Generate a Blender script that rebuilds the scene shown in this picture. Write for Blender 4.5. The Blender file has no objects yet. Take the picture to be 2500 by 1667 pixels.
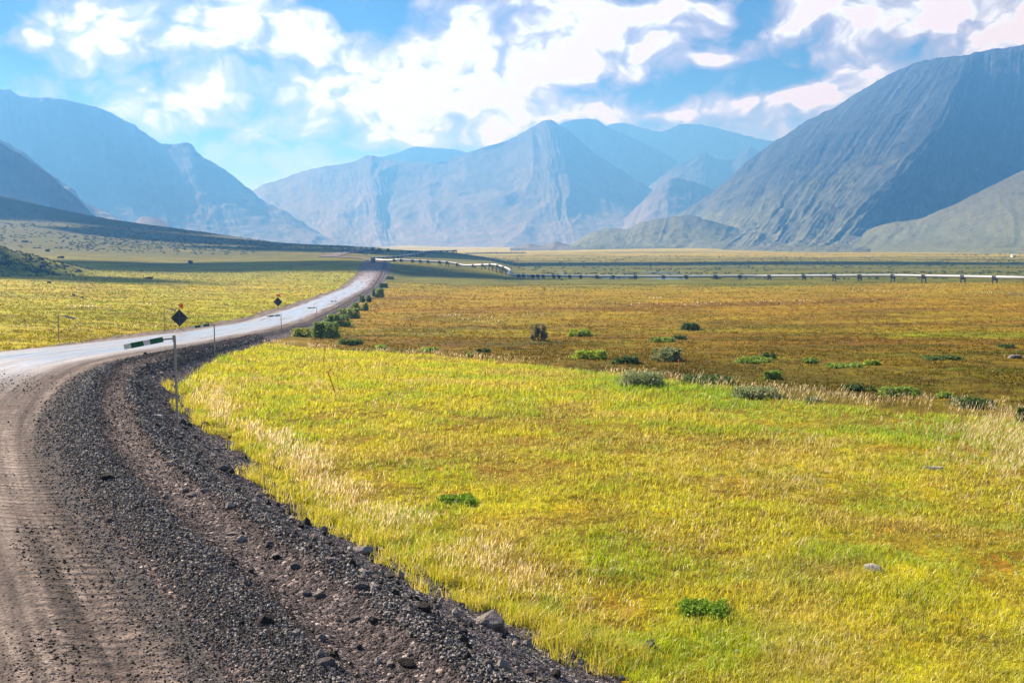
import bpy, math, random
import numpy as np
random.seed(11)
rng = np.random.default_rng(11)
R = math.radians
sc = bpy.context.scene
col = sc.collection

# ---------------------------------------------------------------- camera
F = 35.0 / 36.0 * 2500.0
CZ = 6.0
PITCH = math.atan(233.5 / F)
cd = bpy.data.cameras.new("camera"); cam = bpy.data.objects.new("camera", cd); col.objects.link(cam)
cd.lens = 35.0; cd.sensor_width = 36.0; cd.clip_start = 0.1; cd.clip_end = 60000
cam.location = (0, 0, CZ); cam.rotation_euler = (R(90) - PITCH, 0, 0)
sc.camera = cam

def ray(px, py):
    """direction of the sight line through a point, scaled to Y = 1"""
    cx = (px - 1250.0) / F; cy = (833.5 - py) / F
    dy = math.cos(PITCH) + cy * math.sin(PITCH)
    dz = -math.sin(PITCH) + cy * math.cos(PITCH)
    return cx / dy, dz / dy
def P3(px, py, D):
    a, b = ray(px, py); return (a * D, D, CZ + b * D)
def Pz(px, py, z):
    a, b = ray(px, py); D = (z - CZ) / b; return (a * D, D, z)

# ---------------------------------------------------------------- render and light
SUN_AZ, SUN_EL = -52.0, 34.0
S = np.array([math.sin(R(SUN_AZ)) * math.cos(R(SUN_EL)), math.cos(R(SUN_AZ)) * math.cos(R(SUN_EL)), math.sin(R(SUN_EL))])
sd = bpy.data.lights.new("sun", 'SUN'); sd.energy = 5.0; sd.angle = R(0.5); sd.color = (1.0, 0.965, 0.91)
so = bpy.data.objects.new("sun", sd); col.objects.link(so)
so.rotation_euler = (R(90 - SUN_EL), 0, -R(SUN_AZ) + math.pi)
so.location = (0, 0, 50)
sc.view_settings.view_transform = 'Standard'
sc.view_settings.look = 'None'
sc.view_settings.exposure = 1.52
sc.view_settings.gamma = 1.0
sc.cycles.max_bounces = 5
sc.cycles.diffuse_bounces = 2
sc.cycles.glossy_bounces = 2
sc.cycles.transmission_bounces = 3
sc.cycles.volume_bounces = 0
sc.cycles.transparent_max_bounces = 4
sc.cycles.use_denoising = True

# ---------------------------------------------------------------- node helpers
class N:
    def __init__(s, tree): s.t = tree; s.t.nodes.clear()
    def node(s, typ, **kw):
        n = s.t.nodes.new(typ)
        for k, v in kw.items(): setattr(n, k, v)
        return n
    def put(s, sock, v):
        if isinstance(v, bpy.types.NodeSocket): s.t.links.new(v, sock)
        elif v is not None: sock.default_value = v
    def math(s, op, a, b=None, c=None, clamp=False):
        n = s.node('ShaderNodeMath', operation=op, use_clamp=clamp)
        for i, v in enumerate((a, b, c)):
            if v is not None: s.put(n.inputs[i], v)
        return n.outputs[0]
    def vec(s, op, a, b=None, out=0):
        n = s.node('ShaderNodeVectorMath', operation=op)
        s.put(n.inputs[0], a)
        if b is not None: s.put(n.inputs[1], b)
        return n.outputs[out]
    def mix(s, f, a, b, typ='RGBA', blend='MIX'):
        n = s.node('ShaderNodeMix', data_type=typ)
        if typ == 'RGBA': n.blend_type = blend
        i = {'RGBA': (6, 7, 2), 'FLOAT': (2, 3, 0), 'VECTOR': (4, 5, 1)}[typ]
        s.put(n.inputs[0], f); s.put(n.inputs[i[0]], a); s.put(n.inputs[i[1]], b)
        return n.outputs[i[2]]
    def noise(s, v, scale, detail=4, rough=0.55, dist=0.0, col=False, lac=2.0):
        n = s.node('ShaderNodeTexNoise')
        s.put(n.inputs['Vector'], v); n.inputs['Scale'].default_value = scale
        n.inputs['Detail'].default_value = detail; n.inputs['Roughness'].default_value = rough
        n.inputs['Distortion'].default_value = dist; n.inputs['Lacunarity'].default_value = lac
        return n.outputs['Color' if col else 'Fac']
    def ramp(s, f, stops):
        n = s.node('ShaderNodeValToRGB'); r = n.color_ramp
        while len(r.elements) > 1: r.elements.remove(r.elements[-1])
        r.elements[0].position = stops[0][0]; r.elements[0].color = tuple(stops[0][1]) + (1,)
        for p, c in stops[1:]:
            e = r.elements.new(p); e.color = tuple(c) + (1,)
        s.put(n.inputs[0], f); return n.outputs[0]
    def rng(s, v, a, b, c=0.0, d=1.0, smooth=False):
        n = s.node('ShaderNodeMapRange')
        if smooth: n.interpolation_type = 'SMOOTHSTEP'
        s.put(n.inputs[0], v)
        for i, x in enumerate((a, b, c, d)): n.inputs[1 + i].default_value = x
        return n.outputs[0]
    def bump(s, h, strength, dist):
        n = s.node('ShaderNodeBump'); n.inputs['Strength'].default_value = strength
        n.inputs['Distance'].default_value = dist; s.put(n.inputs['Height'], h); return n.outputs[0]
    def scale(s, v, xyz):
        return s.vec('MULTIPLY', v, xyz)

def C3(c): return (c[0], c[1], c[2], 1.0)
def principled(n, color, rough=0.9, metal=0.0, spec=0.3, normal=None):
    p = n.node('ShaderNodeBsdfPrincipled')
    n.put(p.inputs['Base Color'], color); n.put(p.inputs['Roughness'], rough)
    p.inputs['Metallic'].default_value = metal; n.put(p.inputs['Specular IOR Level'], spec)
    if normal is not None: n.put(p.inputs['Normal'], normal)
    return p.outputs[0]
def output(n, sh):
    o = n.node('ShaderNodeOutputMaterial'); n.t.links.new(sh, o.inputs['Surface']); return o
def new_mat(name):
    m = bpy.data.materials.new(name); m.use_nodes = True; return m, N(m.node_tree)
def pos(n): return n.node('ShaderNodeNewGeometry').outputs['Position']
def attr(n, name, out='Color'):
    return n.node('ShaderNodeAttribute', attribute_name=name).outputs[out]

# ---------------------------------------------------------------- world: sky with clouds
world = bpy.data.worlds.new("World"); sc.world = world; world.use_nodes = True
w = N(world.node_tree)
def build_world():
    sky = w.node('ShaderNodeTexSky', sky_type='NISHITA')
    sky.sun_disc = False; sky.sun_elevation = R(SUN_EL); sky.sun_rotation = R(SUN_AZ) % (2 * math.pi)
    sky.altitude = 900; sky.air_density = 1.0; sky.dust_density = 1.0; sky.ozone_density = 2.0
    g = w.node('ShaderNodeTexCoord').outputs['Generated']
    sp = w.node('ShaderNodeSeparateXYZ'); w.put(sp.inputs[0], g)
    az = w.math('ARCTAN2', sp.outputs[0], sp.outputs[1])
    el = w.math('ARCSINE', sp.outputs[2])
    cb = w.node('ShaderNodeCombineXYZ'); w.put(cb.inputs[0], az); w.put(cb.inputs[1], el)
    p = cb.outputs[0]
    warp = w.vec('SCALE', w.vec('SUBTRACT', w.noise(w.scale(p, (1, 1.6, 1)), 11, 2, col=True), (0.5, 0.5, 0.5)))
    warp.node.inputs['Scale'].default_value = 0.06
    q = w.vec('ADD', p, warp)
    # amplitude, centre and half size of each cloud mass / opening (in picture points -> angles)
    blobs = [(-.42, -20, 90, 110, 150), (.36, 190, 60, 170, 70), (.40, 590, 50, 240, 70), (-.25, 330, 140, 80, 45),
             (-.12, 180, 200, 170, 40), (.14, 560, 170, 190, 60), (.10, 60, 225, 110, 30), (.22, 425, 228, 50, 13), (-.05, 600, 330, 300, 110),
             (-.78, 930, 50, 110, 60), (-.5, 800, 0, 90, 25), (.45, 1010, 195, 220, 110), (.40, 1150, 130, 190, 80), (-.42, 1245, 60, 100, 28),
             (.34, 1110, 265, 260, 50), (.16, 1000, 335, 190, 28), (.10, 680, 400, 140, 40), (.42, 1480, 40, 190, 70), (.28, 1440, 170, 140, 90),
             (-.45, 1800, 135, 200, 80), (-.30, 1680, 215, 260, 40), (-.35, 1800, 20, 60, 60), (1.15, 1725, 150, 66, 22), (.40, 1640, 272, 330, 20), (.34, 1900, 250, 260, 24),
             (.45, 2060, 40, 190, 60), (.35, 2330, 60, 260, 90), (.36, 2030, 190, 75, 70), (-.22, 2160, 120, 90, 40), (.2, 1560, 60, 240, 60)]
    base = None
    for amp, bx, by, rx, ry in blobs:
        a, b = ray(bx, by); a0 = math.atan(a); e0 = math.atan(b * math.cos(a0))
        d = w.scale(w.vec('SUBTRACT', q, (a0, e0, 0)), (F / rx, F / ry, 0))
        v = w.math('MULTIPLY', w.math('EXPONENT', w.math('MULTIPLY', w.vec('DOT_PRODUCT', d, d, 1), -1.0)), amp)
        base = v if base is None else w.math('ADD', base, v)
    wb = w.vec('SCALE', w.vec('SUBTRACT', w.noise(w.scale(p, (1, 1.3, 1)), 60, 3, col=True), (0.5, 0.5, 0.5)))
    wb.node.inputs['Scale'].default_value = 0.012
    def field(v):
        f = w.noise(w.scale(v, (1, 1.7, 1)), 7, 8, 0.56)
        vo = w.node('ShaderNodeTexVoronoi', feature='F1', voronoi_dimensions='2D'); w.put(vo.inputs['Vector'], w.scale(w.vec('ADD', v, wb), (1, 1.35, 1)))
        vo.inputs['Scale'].default_value = 17; vo.inputs['Detail'].default_value = 3; vo.inputs['Roughness'].default_value = .55
        return w.math('ADD', w.math('MULTIPLY', f, .72), w.math('MULTIPLY', w.math('SUBTRACT', .62, vo.outputs['Distance']), .30))
    n1 = field(q)
    n2 = field(w.vec('ADD', q, (0.009, -0.013, 0)))
    dens = w.math('ADD', w.math('ADD', w.math('MULTIPLY', base, 1.05), 0.57), w.math('MULTIPLY', w.math('SUBTRACT', n1, 0.44), 1.25))
    low = w.rng(el, 0.03, 0.13, 0, 1, True)      # thin haze towards the horizon
    dens = w.mix(low, w.math('ADD', w.math('MULTIPLY', dens, 0.42), 0.14), dens, 'FLOAT')
    lit = w.math('MULTIPLY', w.math('SUBTRACT', n1, n2), 1.1)
    t = w.math('ADD', dens, w.math('MULTIPLY', lit, w.rng(low, 0, 1, .25, .9)))
    k = 3.54
    cc = w.ramp(t, [(0.0, (.0, .01, .02)), (0.10, (.01, .02, .03)), (0.24, (.12, .09, .08)), (0.36, (.25, .20, .16)), (0.50, (.38, .32, .28)), (0.62, (.62, .62, .60)), (0.74, (1.0, 1.22, 1.4)), (.8, (1.0, 1.0, 1.0))])
    cc = w.vec('SCALE', cc); cc.node.inputs['Scale'].default_value = k
    front = w.rng(el, 0.40, 0.75, 1, 0, True)    # overhead the sky clears
    c = w.mix(front, sky.outputs[0], cc)
    # below the horizon
    c = w.mix(w.rng(sp.outputs[2], -0.03, 0.0), (0.8, 0.9, 1.0, 1), c)
    bg = w.node('ShaderNodeBackground'); w.put(bg.inputs[0], c); bg.inputs[1].default_value = 0.1
    o = w.node('ShaderNodeOutputWorld'); w.t.links.new(bg.outputs[0], o.inputs[0])
build_world()

# ---------------------------------------------------------------- numpy noise
def _h(ix, iy, seed):
    a = (ix.astype(np.int64) * 374761393 + iy.astype(np.int64) * 668265263 + seed * 974634777) & 0x7fffffff
    a = ((a ^ (a >> 13)) * 1274126177) & 0x7fffffff
    a = (a ^ (a >> 16)) & 0xffffff
    return a / float(0xffffff)
def vn(x, y, seed=0):
    xi = np.floor(x); yi = np.floor(y); fx = x - xi; fy = y - yi
    fx = fx * fx * (3 - 2 * fx); fy = fy * fy * (3 - 2 * fy)
    a = _h(xi, yi, seed); b = _h(xi + 1, yi, seed); c = _h(xi, yi + 1, seed); d = _h(xi + 1, yi + 1, seed)
    return (a * (1 - fx) + b * fx) * (1 - fy) + (c * (1 - fx) + d * fx) * fy
def fbm(x, y, octv=4, seed=0, gain=0.5):
    x = np.asarray(x, float); y = np.asarray(y, float)
    s = 0; a = 1.0; tot = 0
    for o in range(octv):
        s = s + a * vn(x * 2 ** o + 17.3 * o, y * 2 ** o - 9.1 * o, seed + o); tot += a; a *= gain
    return s / tot - 0.5
def sstep(a, b, x):
    t = np.clip((np.asarray(x, float) - a) / (b - a), 0, 1); return t * t * (3 - 2 * t)

# ---------------------------------------------------------------- terrain height
near_z = [(3, 0), (33, 0), (45, -.3), (66, -1.4), (93, -3.0), (117, -4.5), (151, -6), (210, -7.3), (357, -9.5)]
def cz(*a): return [(d, ('z', z)) for d, z in a]
def cy(*a): return [(d, ('y', y)) for d, y in a]
far_v = [(2000, 616), (4000, 606), (8000, 598), (12000, 592), (20000, 590)]
cols_ = [
    (-900, cz((3, 0), (33, 0), (66, -1), (93, -1.5), (150, -1), (300, 4), (500, 20), (900, 70), (1700, 160), (2600, 160), (20000, 60))),
    (0, cz((3, 0), (33, 0), (45, -.2), (62, -.7)) + cy((100, 790), (180, 740), (300, 700), (500, 655), (800, 605), (1200, 535), (1700, 472)) + cz((2300, 90), (3500, 20), (20000, 0))),
    (434, cz((3, 0), (33, 0), (45, -.25), (66, -1.1), (95, -2.6)) + cy((150, 775), (220, 735), (330, 702), (500, 668), (800, 622), (1200, 577), (1500, 556)) + cz((2200, 10), (4000, -10), (20000, 0))),
    (850, cz(*near_z) + cy((480, 672), (600, 638), (680, 629.5), (800, 620), (930, 612), (1150, 598)) + cz((1500, -5), (3000, -10), (20000, 40))),
    (930, cz(*near_z) + cy((480, 672), (560, 648), (620, 640), (700, 632), (850, 622), (1070, 605)) + cz((1400, -6), (3000, -10), (20000, 40))),
    (1000, cz(*near_z) + cy((500, 678), (560, 660), (633, 641), (720, 635), (850, 627), (1000, 610)) + cz((1300, -8), (3000, -8), (20000, 60))),
    (1112, cz(*near_z) + cy((500, 680), (560, 667), (612, 651), (720, 642), (850, 632), (1000, 614.5)) + cz((1250, -9), (1600, -9)) + cy(*far_v)),
    (1200, cz(*near_z, (500, -10.8), (560, -9.7), (580, -7.4)) + cy((700, 646), (900, 634), (1100, 628)) + cz((1400, -10)) + cy(*far_v)),
    (1255, cz(*near_z, (530, -11.4), (650, -11.7), (1000, -11)) + cy(*far_v)),
    (1700, cz(*near_z, (490, -10.6), (560, -11.3), (650, -11.6), (1000, -10.5)) + cy((2000, 614), (2800, 602), (3600, 592), (8000, 590), (20000, 590))),
    (2500, cz((3, 0), (33, 0), (45, -.3), (66, -1.4), (93, -3), (117, -4.3), (151, -5.4), (210, -6.3), (365, -7.9), (450, -9.5), (650, -11), (1000, -10)) + cy((2000, 612), (2600, 596), (3200, 582), (20000, 582))),
    (3400, cz((3, 0), (33, 0), (93, -3), (210, -6), (365, -8), (1000, -10), (2600, 20), (20000, 100))),
]
LD = np.linspace(math.log(3), math.log(20000), 900)
rows = []; azs = []
for pxc, pts in cols_:
    a, _ = ray(pxc, 620); az = math.atan(a)
    ds = []; zs = []
    for d, (k, v) in pts:
        ds.append(math.log(d / math.cos(az))); zs.append(v if k == 'z' else CZ + ray(pxc, v)[1] * d)
    rows.append(np.interp(LD, ds, zs)); azs.append(az)
rows = np.array(rows); azs = np.array(azs)
AZ = np.linspace(azs[0], azs[-1], 700)
TAB = np.array([np.interp(AZ, azs, rows[:, j]) for j in range(len(LD))])
def blur(A, n, axis):
    k = np.hanning(2 * n + 3)[1:-1]; k /= k.sum()
    A = np.pad(A, [(n, n) if i == axis else (0, 0) for i in range(2)], mode='edge')
    out = 0
    L = A.shape[axis] - 2 * n
    for i, wgt in enumerate(k):
        out = out + wgt * (A[i:i + L] if axis == 0 else A[:, i:i + L])
    return out
TAB = blur(blur(TAB, 5, 0), 5, 1)
def lut(A, i, j):
    i = np.clip(i, 0, A.shape[0] - 1.001); j = np.clip(j, 0, A.shape[1] - 1.001)
    i0 = i.astype(int); j0 = j.astype(int); fi = i - i0; fj = j - j0
    return (A[i0, j0] * (1 - fi) + A[i0 + 1, j0] * fi) * (1 - fj) + (A[i0, j0 + 1] * (1 - fi) + A[i0 + 1, j0 + 1] * fi) * fj
KN = P3(-75, 640, 430)
def zbase(X, Y):
    X = np.asarray(X, float); Y = np.asarray(Y, float)
    Rr = np.hypot(X, Y) + 1e-6; a = np.arctan2(X, np.maximum(Y, 1e-3))
    i = (np.log(Rr) - LD[0]) / (LD[1] - LD[0]); j = (a - AZ[0]) / (AZ[1] - AZ[0])
    z = lut(TAB, i, j)
    # rocky knoll on the left
    kx = (X - KN[0]) / 46.0; ky = (Y - KN[1]) / 60.0
    kr = np.sqrt(kx * kx + ky * ky) * (1 + 0.35 * fbm(X / 25, Y / 25, 3, 5))
    z = z + 13.5 * np.clip(1.08 - kr, 0, 1) ** 1.15 * (1 + .25 * fbm(X / 7, Y / 7, 3, 9))
    return z
def zground(X, Y):
    X = np.asarray(X, float); Y = np.asarray(Y, float)
    Rr = np.hypot(X, Y)
    z = zbase(X, Y)
    pad = pad_mask(X, Y)
    hum = fbm(X / 1.6, Y / 1.6, 3, 21) * 0.30 * (1 - pad) * (1 - sstep(300, 700, Rr)) * sstep(30, 60, Rr)
    hum = hum + fbm(X / .5, Y / .5, 2, 25) * 0.10 * (1 - sstep(80, 160, Rr))
    med = fbm(X / 14, Y / 14, 3, 31) * 0.7 * sstep(60, 250, Rr)
    big = fbm(X / 120, Y / 120, 4, 41) * 7.0 * sstep(700, 1500, Rr) * np.clip(z / 25 + .15, .12, 1)
    return z + hum + med + big

# road: right-hand edge as a curve X(Y), height zr(Y)
redge = [Pz(*p) for p in [(532, 1638, 1.2), (447, 1523, 1.2), (374, 1430, 1.2), (276, 1310, 1.2), (204, 1221, 1.2), (143, 1115, 1.2), (126, 1038, 1.2),
         (150, 975, 1.15), (199, 923, 1.05), (260, 889, .85), (367, 865, .45), (520, 840, -.75), (600, 822, -1.9), (682, 804, -3.4),
         (750, 785, -5), (826, 748, -7), (870, 722, -8.2), (906, 702, -9), (927, 672, -8), (934, 646, -4.7), (936, 638, -3.6)]]
redge = [(3.2, -3, 1.2), (1.6, 1.5, 1.2), (-.5, 6, 1.2)] + redge
_Y = np.array([p[1] for p in redge]); _X = np.array([p[0] for p in redge]); _Z = np.array([p[2] for p in redge])
YR = np.linspace(-3, _Y[-1], 6000)
def smooth1(v, n):
    k = np.hanning(2 * n + 3)[1:-1]; k /= k.sum(); return np.convolve(np.pad(v, n, mode='reflect', reflect_type='odd'), k, 'valid')
XR = smooth1(np.interp(YR, _Y, _X), 60); ZR = smooth1(np.interp(YR, _Y, _Z), 60)
XR[:] = np.where(YR < 60, smooth1(np.interp(YR, _Y, _X), 25), XR)
DX = np.gradient(XR, YR)
YEND = float(_Y[-1])
def xr(Y): return np.interp(Y, YR, XR)
def zr(Y): return np.interp(Y, YR, ZR)
def cosr(Y): return 1 / np.sqrt(1 + smooth_dx(Y) ** 2)
DXs = smooth1(DX, 60)
def smooth_dx(Y): return np.interp(Y, YR, DXs)
def sdist(X, Y): return (X - xr(Y)) * cosr(Y)
_wsY = [0, 14, 20, 29, 33, 40, 46, 56, 66, 93, 150, 357, 560]
_wsV = [5.6, 5.4, 5.0, 5.0, 4.4, 3.4, 2.7, 1.8, 1.5, 1.9, 2.6, 3.5, 4.5]
def wsf(Y): return np.interp(Y, _wsY, _wsV) + .6 * fbm(np.asarray(Y) / 1.5, np.asarray(Y) * 0 + 3, 4, 77, .65) * np.interp(Y, [40, 60], [1, .4])
def wrf(Y): return np.interp(Y, [0, 60, 350, 560], [9.3, 9.3, 9.3, 9.0])
# far limit of the mown-looking grass pad
_pb = [Pz(px, py, z) for px, py, z in [(560, 842, -1.5), (640, 832, -2), (760, 843, -1.8), (900, 855, -1.7), (1000, 867, -1.6), (1200, 885, -1.2), (1560, 934, -.7), (1900, 985, -.4), (2200, 1015, -.3), (2500, 1040, -.25), (2800, 1060, -.2)]]
_pu = [p[0] / p[1] for p in _pb]; _pd = [p[1] for p in _pb]
def pad_mask(X, Y):
    X = np.asarray(X, float); Y = np.asarray(Y, float)
    lim = np.interp(X / np.maximum(Y, 1), _pu, _pd)
    lim = lim + 4 * fbm(X / 3, Y / 3, 3, 51)
    return (1 - sstep(-1.2, 1.2, Y - lim)) * sstep(-1, 0, X - xr(Y))
def shoulder_z(X, Y, s):
    zg = zground(X, Y); z0 = zr(Y); ws = wsf(Y); sn = s / ws
    wide = sstep(1.8, 4.2, ws)
    fall = sstep(.05, 1.0, sn) * (1 - wide) + sstep(.40, 1.02, sn) * wide
    z = z0 * (1 - fall) + zg * fall
    bumpy = .15 * np.exp(-((sn - .13) / .09) ** 2) + .12 * np.exp(-((sn - .47) / .06) ** 2) - .10 * np.exp(-((sn - .31) / .08) ** 2)
    bumpy = bumpy * sstep(0, .10, sn); z = z + .02 * fbm(X / .5, Y / .5, 3, 63) * (1 - sstep(0, .1, sn))
    z = z + bumpy * wide + .16 * np.exp(-((sn - .25) / .2) ** 2) * (1 - wide) * sstep(0, .1, sn)
    z = z + .05 * fbm(X / .35, Y / .35, 3, 61) * sstep(0, .1, sn) + .12 * fbm(X / 1.3, Y / 1.3, 2, 62) * sstep(.1, .3, sn)
    return z
def road_z(X, Y, s):
    wr = wrf(Y); z0 = zr(Y)
    c = .10 * np.sin(np.clip(-s / wr, 0, 1) * math.pi)
    rut = sum(-.025 * np.exp(-((s + q) / .32) ** 2) for q in (.9, 2.5, 5.6, 7.4))
    z = z0 + c + rut + .02 * fbm(X / .5, Y / .5, 3, 63)
    t = sstep(0, 1, (-s - wr) / 2.2)
    return z * (1 - t) + (zground(X, Y)) * t
def H(X, Y):
    X = np.atleast_1d(np.asarray(X, float)); Y = np.atleast_1d(np.asarray(Y, float))
    z = zground(X, Y); s = sdist(X, Y); ok = (Y < YEND) & (Y > -3)
    m = ok & (s > 0) & (s < wsf(Y)); z = np.where(m, shoulder_z(X, Y, s), z)
    m = ok & (s <= 0) & (s > -wrf(Y) - 2.2); z = np.where(m, road_z(X, Y, s), z)
    return z
def at(px, py):
    """first point of the ground on a sight line"""
    a, b = ray(px, py)
    d = np.exp(np.linspace(math.log(8), math.log(6000), 5000))
    g = H(a * d, d) - (CZ + b * d)
    i = np.argmax(g > 0)
    if g[i] <= 0: return None
    f = g[i] / (g[i] - g[i - 1]) if i else 0
    D = d[i] - f * (d[i] - d[i - 1])
    return np.array([a * D, D, float(H(a * D, D)[0])])

# ---------------------------------------------------------------- mesh helpers
def mesh_np(name, V, faces4=None, faces3=None, colr=None, smooth=False, uv=None):
    V = np.asarray(V, np.float32)
    me = bpy.data.meshes.new(name)
    n4 = 0 if faces4 is None else len(faces4); n3 = 0 if faces3 is None else len(faces3)
    me.vertices.add(len(V)); me.vertices.foreach_set('co', V.ravel())
    idx = []; st = []; c = 0
    if n4: idx.append(np.asarray(faces4).ravel()); st.append(np.arange(n4) * 4); c = n4 * 4
    if n3: idx.append(np.asarray(faces3).ravel()); st.append(c + np.arange(n3) * 3)
    idx = np.concatenate(idx).astype(np.int32); st = np.concatenate(st).astype(np.int32)
    me.loops.add(len(idx)); me.loops.foreach_set('vertex_index', idx)
    me.polygons.add(n4 + n3); me.polygons.foreach_set('loop_start', st)
    me.polygons.foreach_set('use_smooth', np.full(n4 + n3, smooth))
    if colr is not None:
        ca = me.color_attributes.new('Col', 'FLOAT_COLOR', 'POINT')
        cc = np.ones((len(V), 4), np.float32); cc[:, :3] = colr; ca.data.foreach_set('color', cc.ravel())
    if uv is not None:
        at_ = me.attributes.new('road_uv', 'FLOAT_VECTOR', 'POINT')
        u3 = np.zeros((len(V), 3), np.float32); u3[:, :uv.shape[1]] = uv; at_.data.foreach_set('vector', u3.ravel())
    me.update(calc_edges=True)
    return me
def grid_faces(nr, nc, wrap=False):
    i, j = np.meshgrid(np.arange(nr - 1), np.arange(nc - 1), indexing='ij')
    a = i * nc + j
    return np.stack([a, a + 1, a + nc + 1, a + nc], -1).reshape(-1, 4)
def link(name, me, mat, parent=None, **props):
    o = bpy.data.objects.new(name, me); col.objects.link(o)
    if mat is not None and not me.materials: me.materials.append(mat)
    if parent is not None: o.parent = parent
    for k, v in props.items(): o[k] = v
    return o
def thing(name, loc, label, cat, group=None, rz=0.0):
    o = bpy.data.objects.new(name, None); col.objects.link(o)
    o.location = loc; o.rotation_euler = (0, 0, rz); o['label'] = label; o['category'] = cat
    if group: o['group'] = group
    return o
class MB:
    """collects boxes and tubes into one mesh"""
    def __init__(s): s.v = []; s.f = []
    def add(s, v, f):
        k = len(s.v); s.v += [tuple(map(float, p)) for p in v]; s.f += [tuple(k + i for i in q) for q in f]
    def box(s, c, h, rot=None):
        v = []
        for x in (-1, 1):
            for y in (-1, 1):
                for z in (-1, 1): v.append(np.array([x * h[0], y * h[1], z * h[2]]))
        if rot is not None: v = [rot @ q for q in v]
        s.add([q + np.array(c) for q in v], [(0, 1, 3, 2), (4, 6, 7, 5), (0, 4, 5, 1), (2, 3, 7, 6), (0, 2, 6, 4), (1, 5, 7, 3)])
    def bar(s, a, b, wd, th=None, up=(0, 0, 1)):
        a = np.array(a, float); b = np.array(b, float); d = b - a; L = np.linalg.norm(d); d /= L
        u = np.array(up, float)
        if abs(d @ u) > .95: u = np.array([0, 1., 0])
        x = np.cross(d, u); x /= np.linalg.norm(x); z = np.cross(x, d)
        s.box((a + b) / 2, ((th or wd) / 2, L / 2, wd / 2), np.stack([x, d, z], 1))
    def tube(s, pts, rad, n=8, cap=True):
        pts = [np.array(p, float) for p in pts]; v = []; f = []
        rad = rad if hasattr(rad, '__len__') else [rad] * len(pts)
        for i, p in enumerate(pts):
            d = pts[min(i + 1, len(pts) - 1)] - pts[max(i - 1, 0)]; d /= np.linalg.norm(d) + 1e-9
            u = np.array([0, 0, 1.]) if abs(d[2]) < .9 else np.array([1., 0, 0])
            x = np.cross(d, u); x /= np.linalg.norm(x); y = np.cross(x, d)
            for k in range(n):
                t = 2 * math.pi * k / n; v.append(p + rad[i] * (math.cos(t) * x + math.sin(t) * y))
        for i in range(len(pts) - 1):
            for k in range(n):
                a = i * n + k; b = i * n + (k + 1) % n; f.append((a, b, b + n, a + n))
        if cap: f.append(tuple(range(n))[::-1]); f.append(tuple(range((len(pts) - 1) * n, len(pts) * n)))
        s.add(v, f)
    def mesh(s, name, smooth=False):
        me = bpy.data.meshes.new(name); me.from_pydata(s.v, [], s.f); me.update()
        if smooth: me.polygons.foreach_set('use_smooth', [True] * len(me.polygons))
        return me
def part(name, mb, mat, parent, smooth=False):
    return link(name, mb.mesh(name, smooth), mat, parent)

# ---------------------------------------------------------------- materials
def m_ground():
    m, n = new_mat("tundra"); p = pos(n); c = attr(n, 'Col')
    a = n.noise(p, 6.0, 6, 0.7); b = n.noise(p, 0.7, 5, 0.65); d = n.noise(p, 0.06, 6, 0.65)
    f = n.math('MULTIPLY', n.rng(a, .3, .7, .35, 1.65), n.rng(b, .3, .7, .62, 1.38))
    f = n.math('MULTIPLY', f, n.rng(d, .3, .7, .62, 1.38))
    cc = n.vec('SCALE', c); n.put(cc.node.inputs['Scale'], f)
    hue = n.node('ShaderNodeHueSaturation'); n.put(hue.inputs['Color'], cc); n.put(hue.inputs['Hue'], n.rng(n.noise(p, 0.9, 4, .6), .3, .7, .47, .53))
    h = n.math('ADD', n.math('MULTIPLY', a, .1), n.math('MULTIPLY', b, .5))
    output(n, principled(n, hue.outputs[0], .95, spec=.1, normal=n.bump(h, .9, .35))); return m
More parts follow.
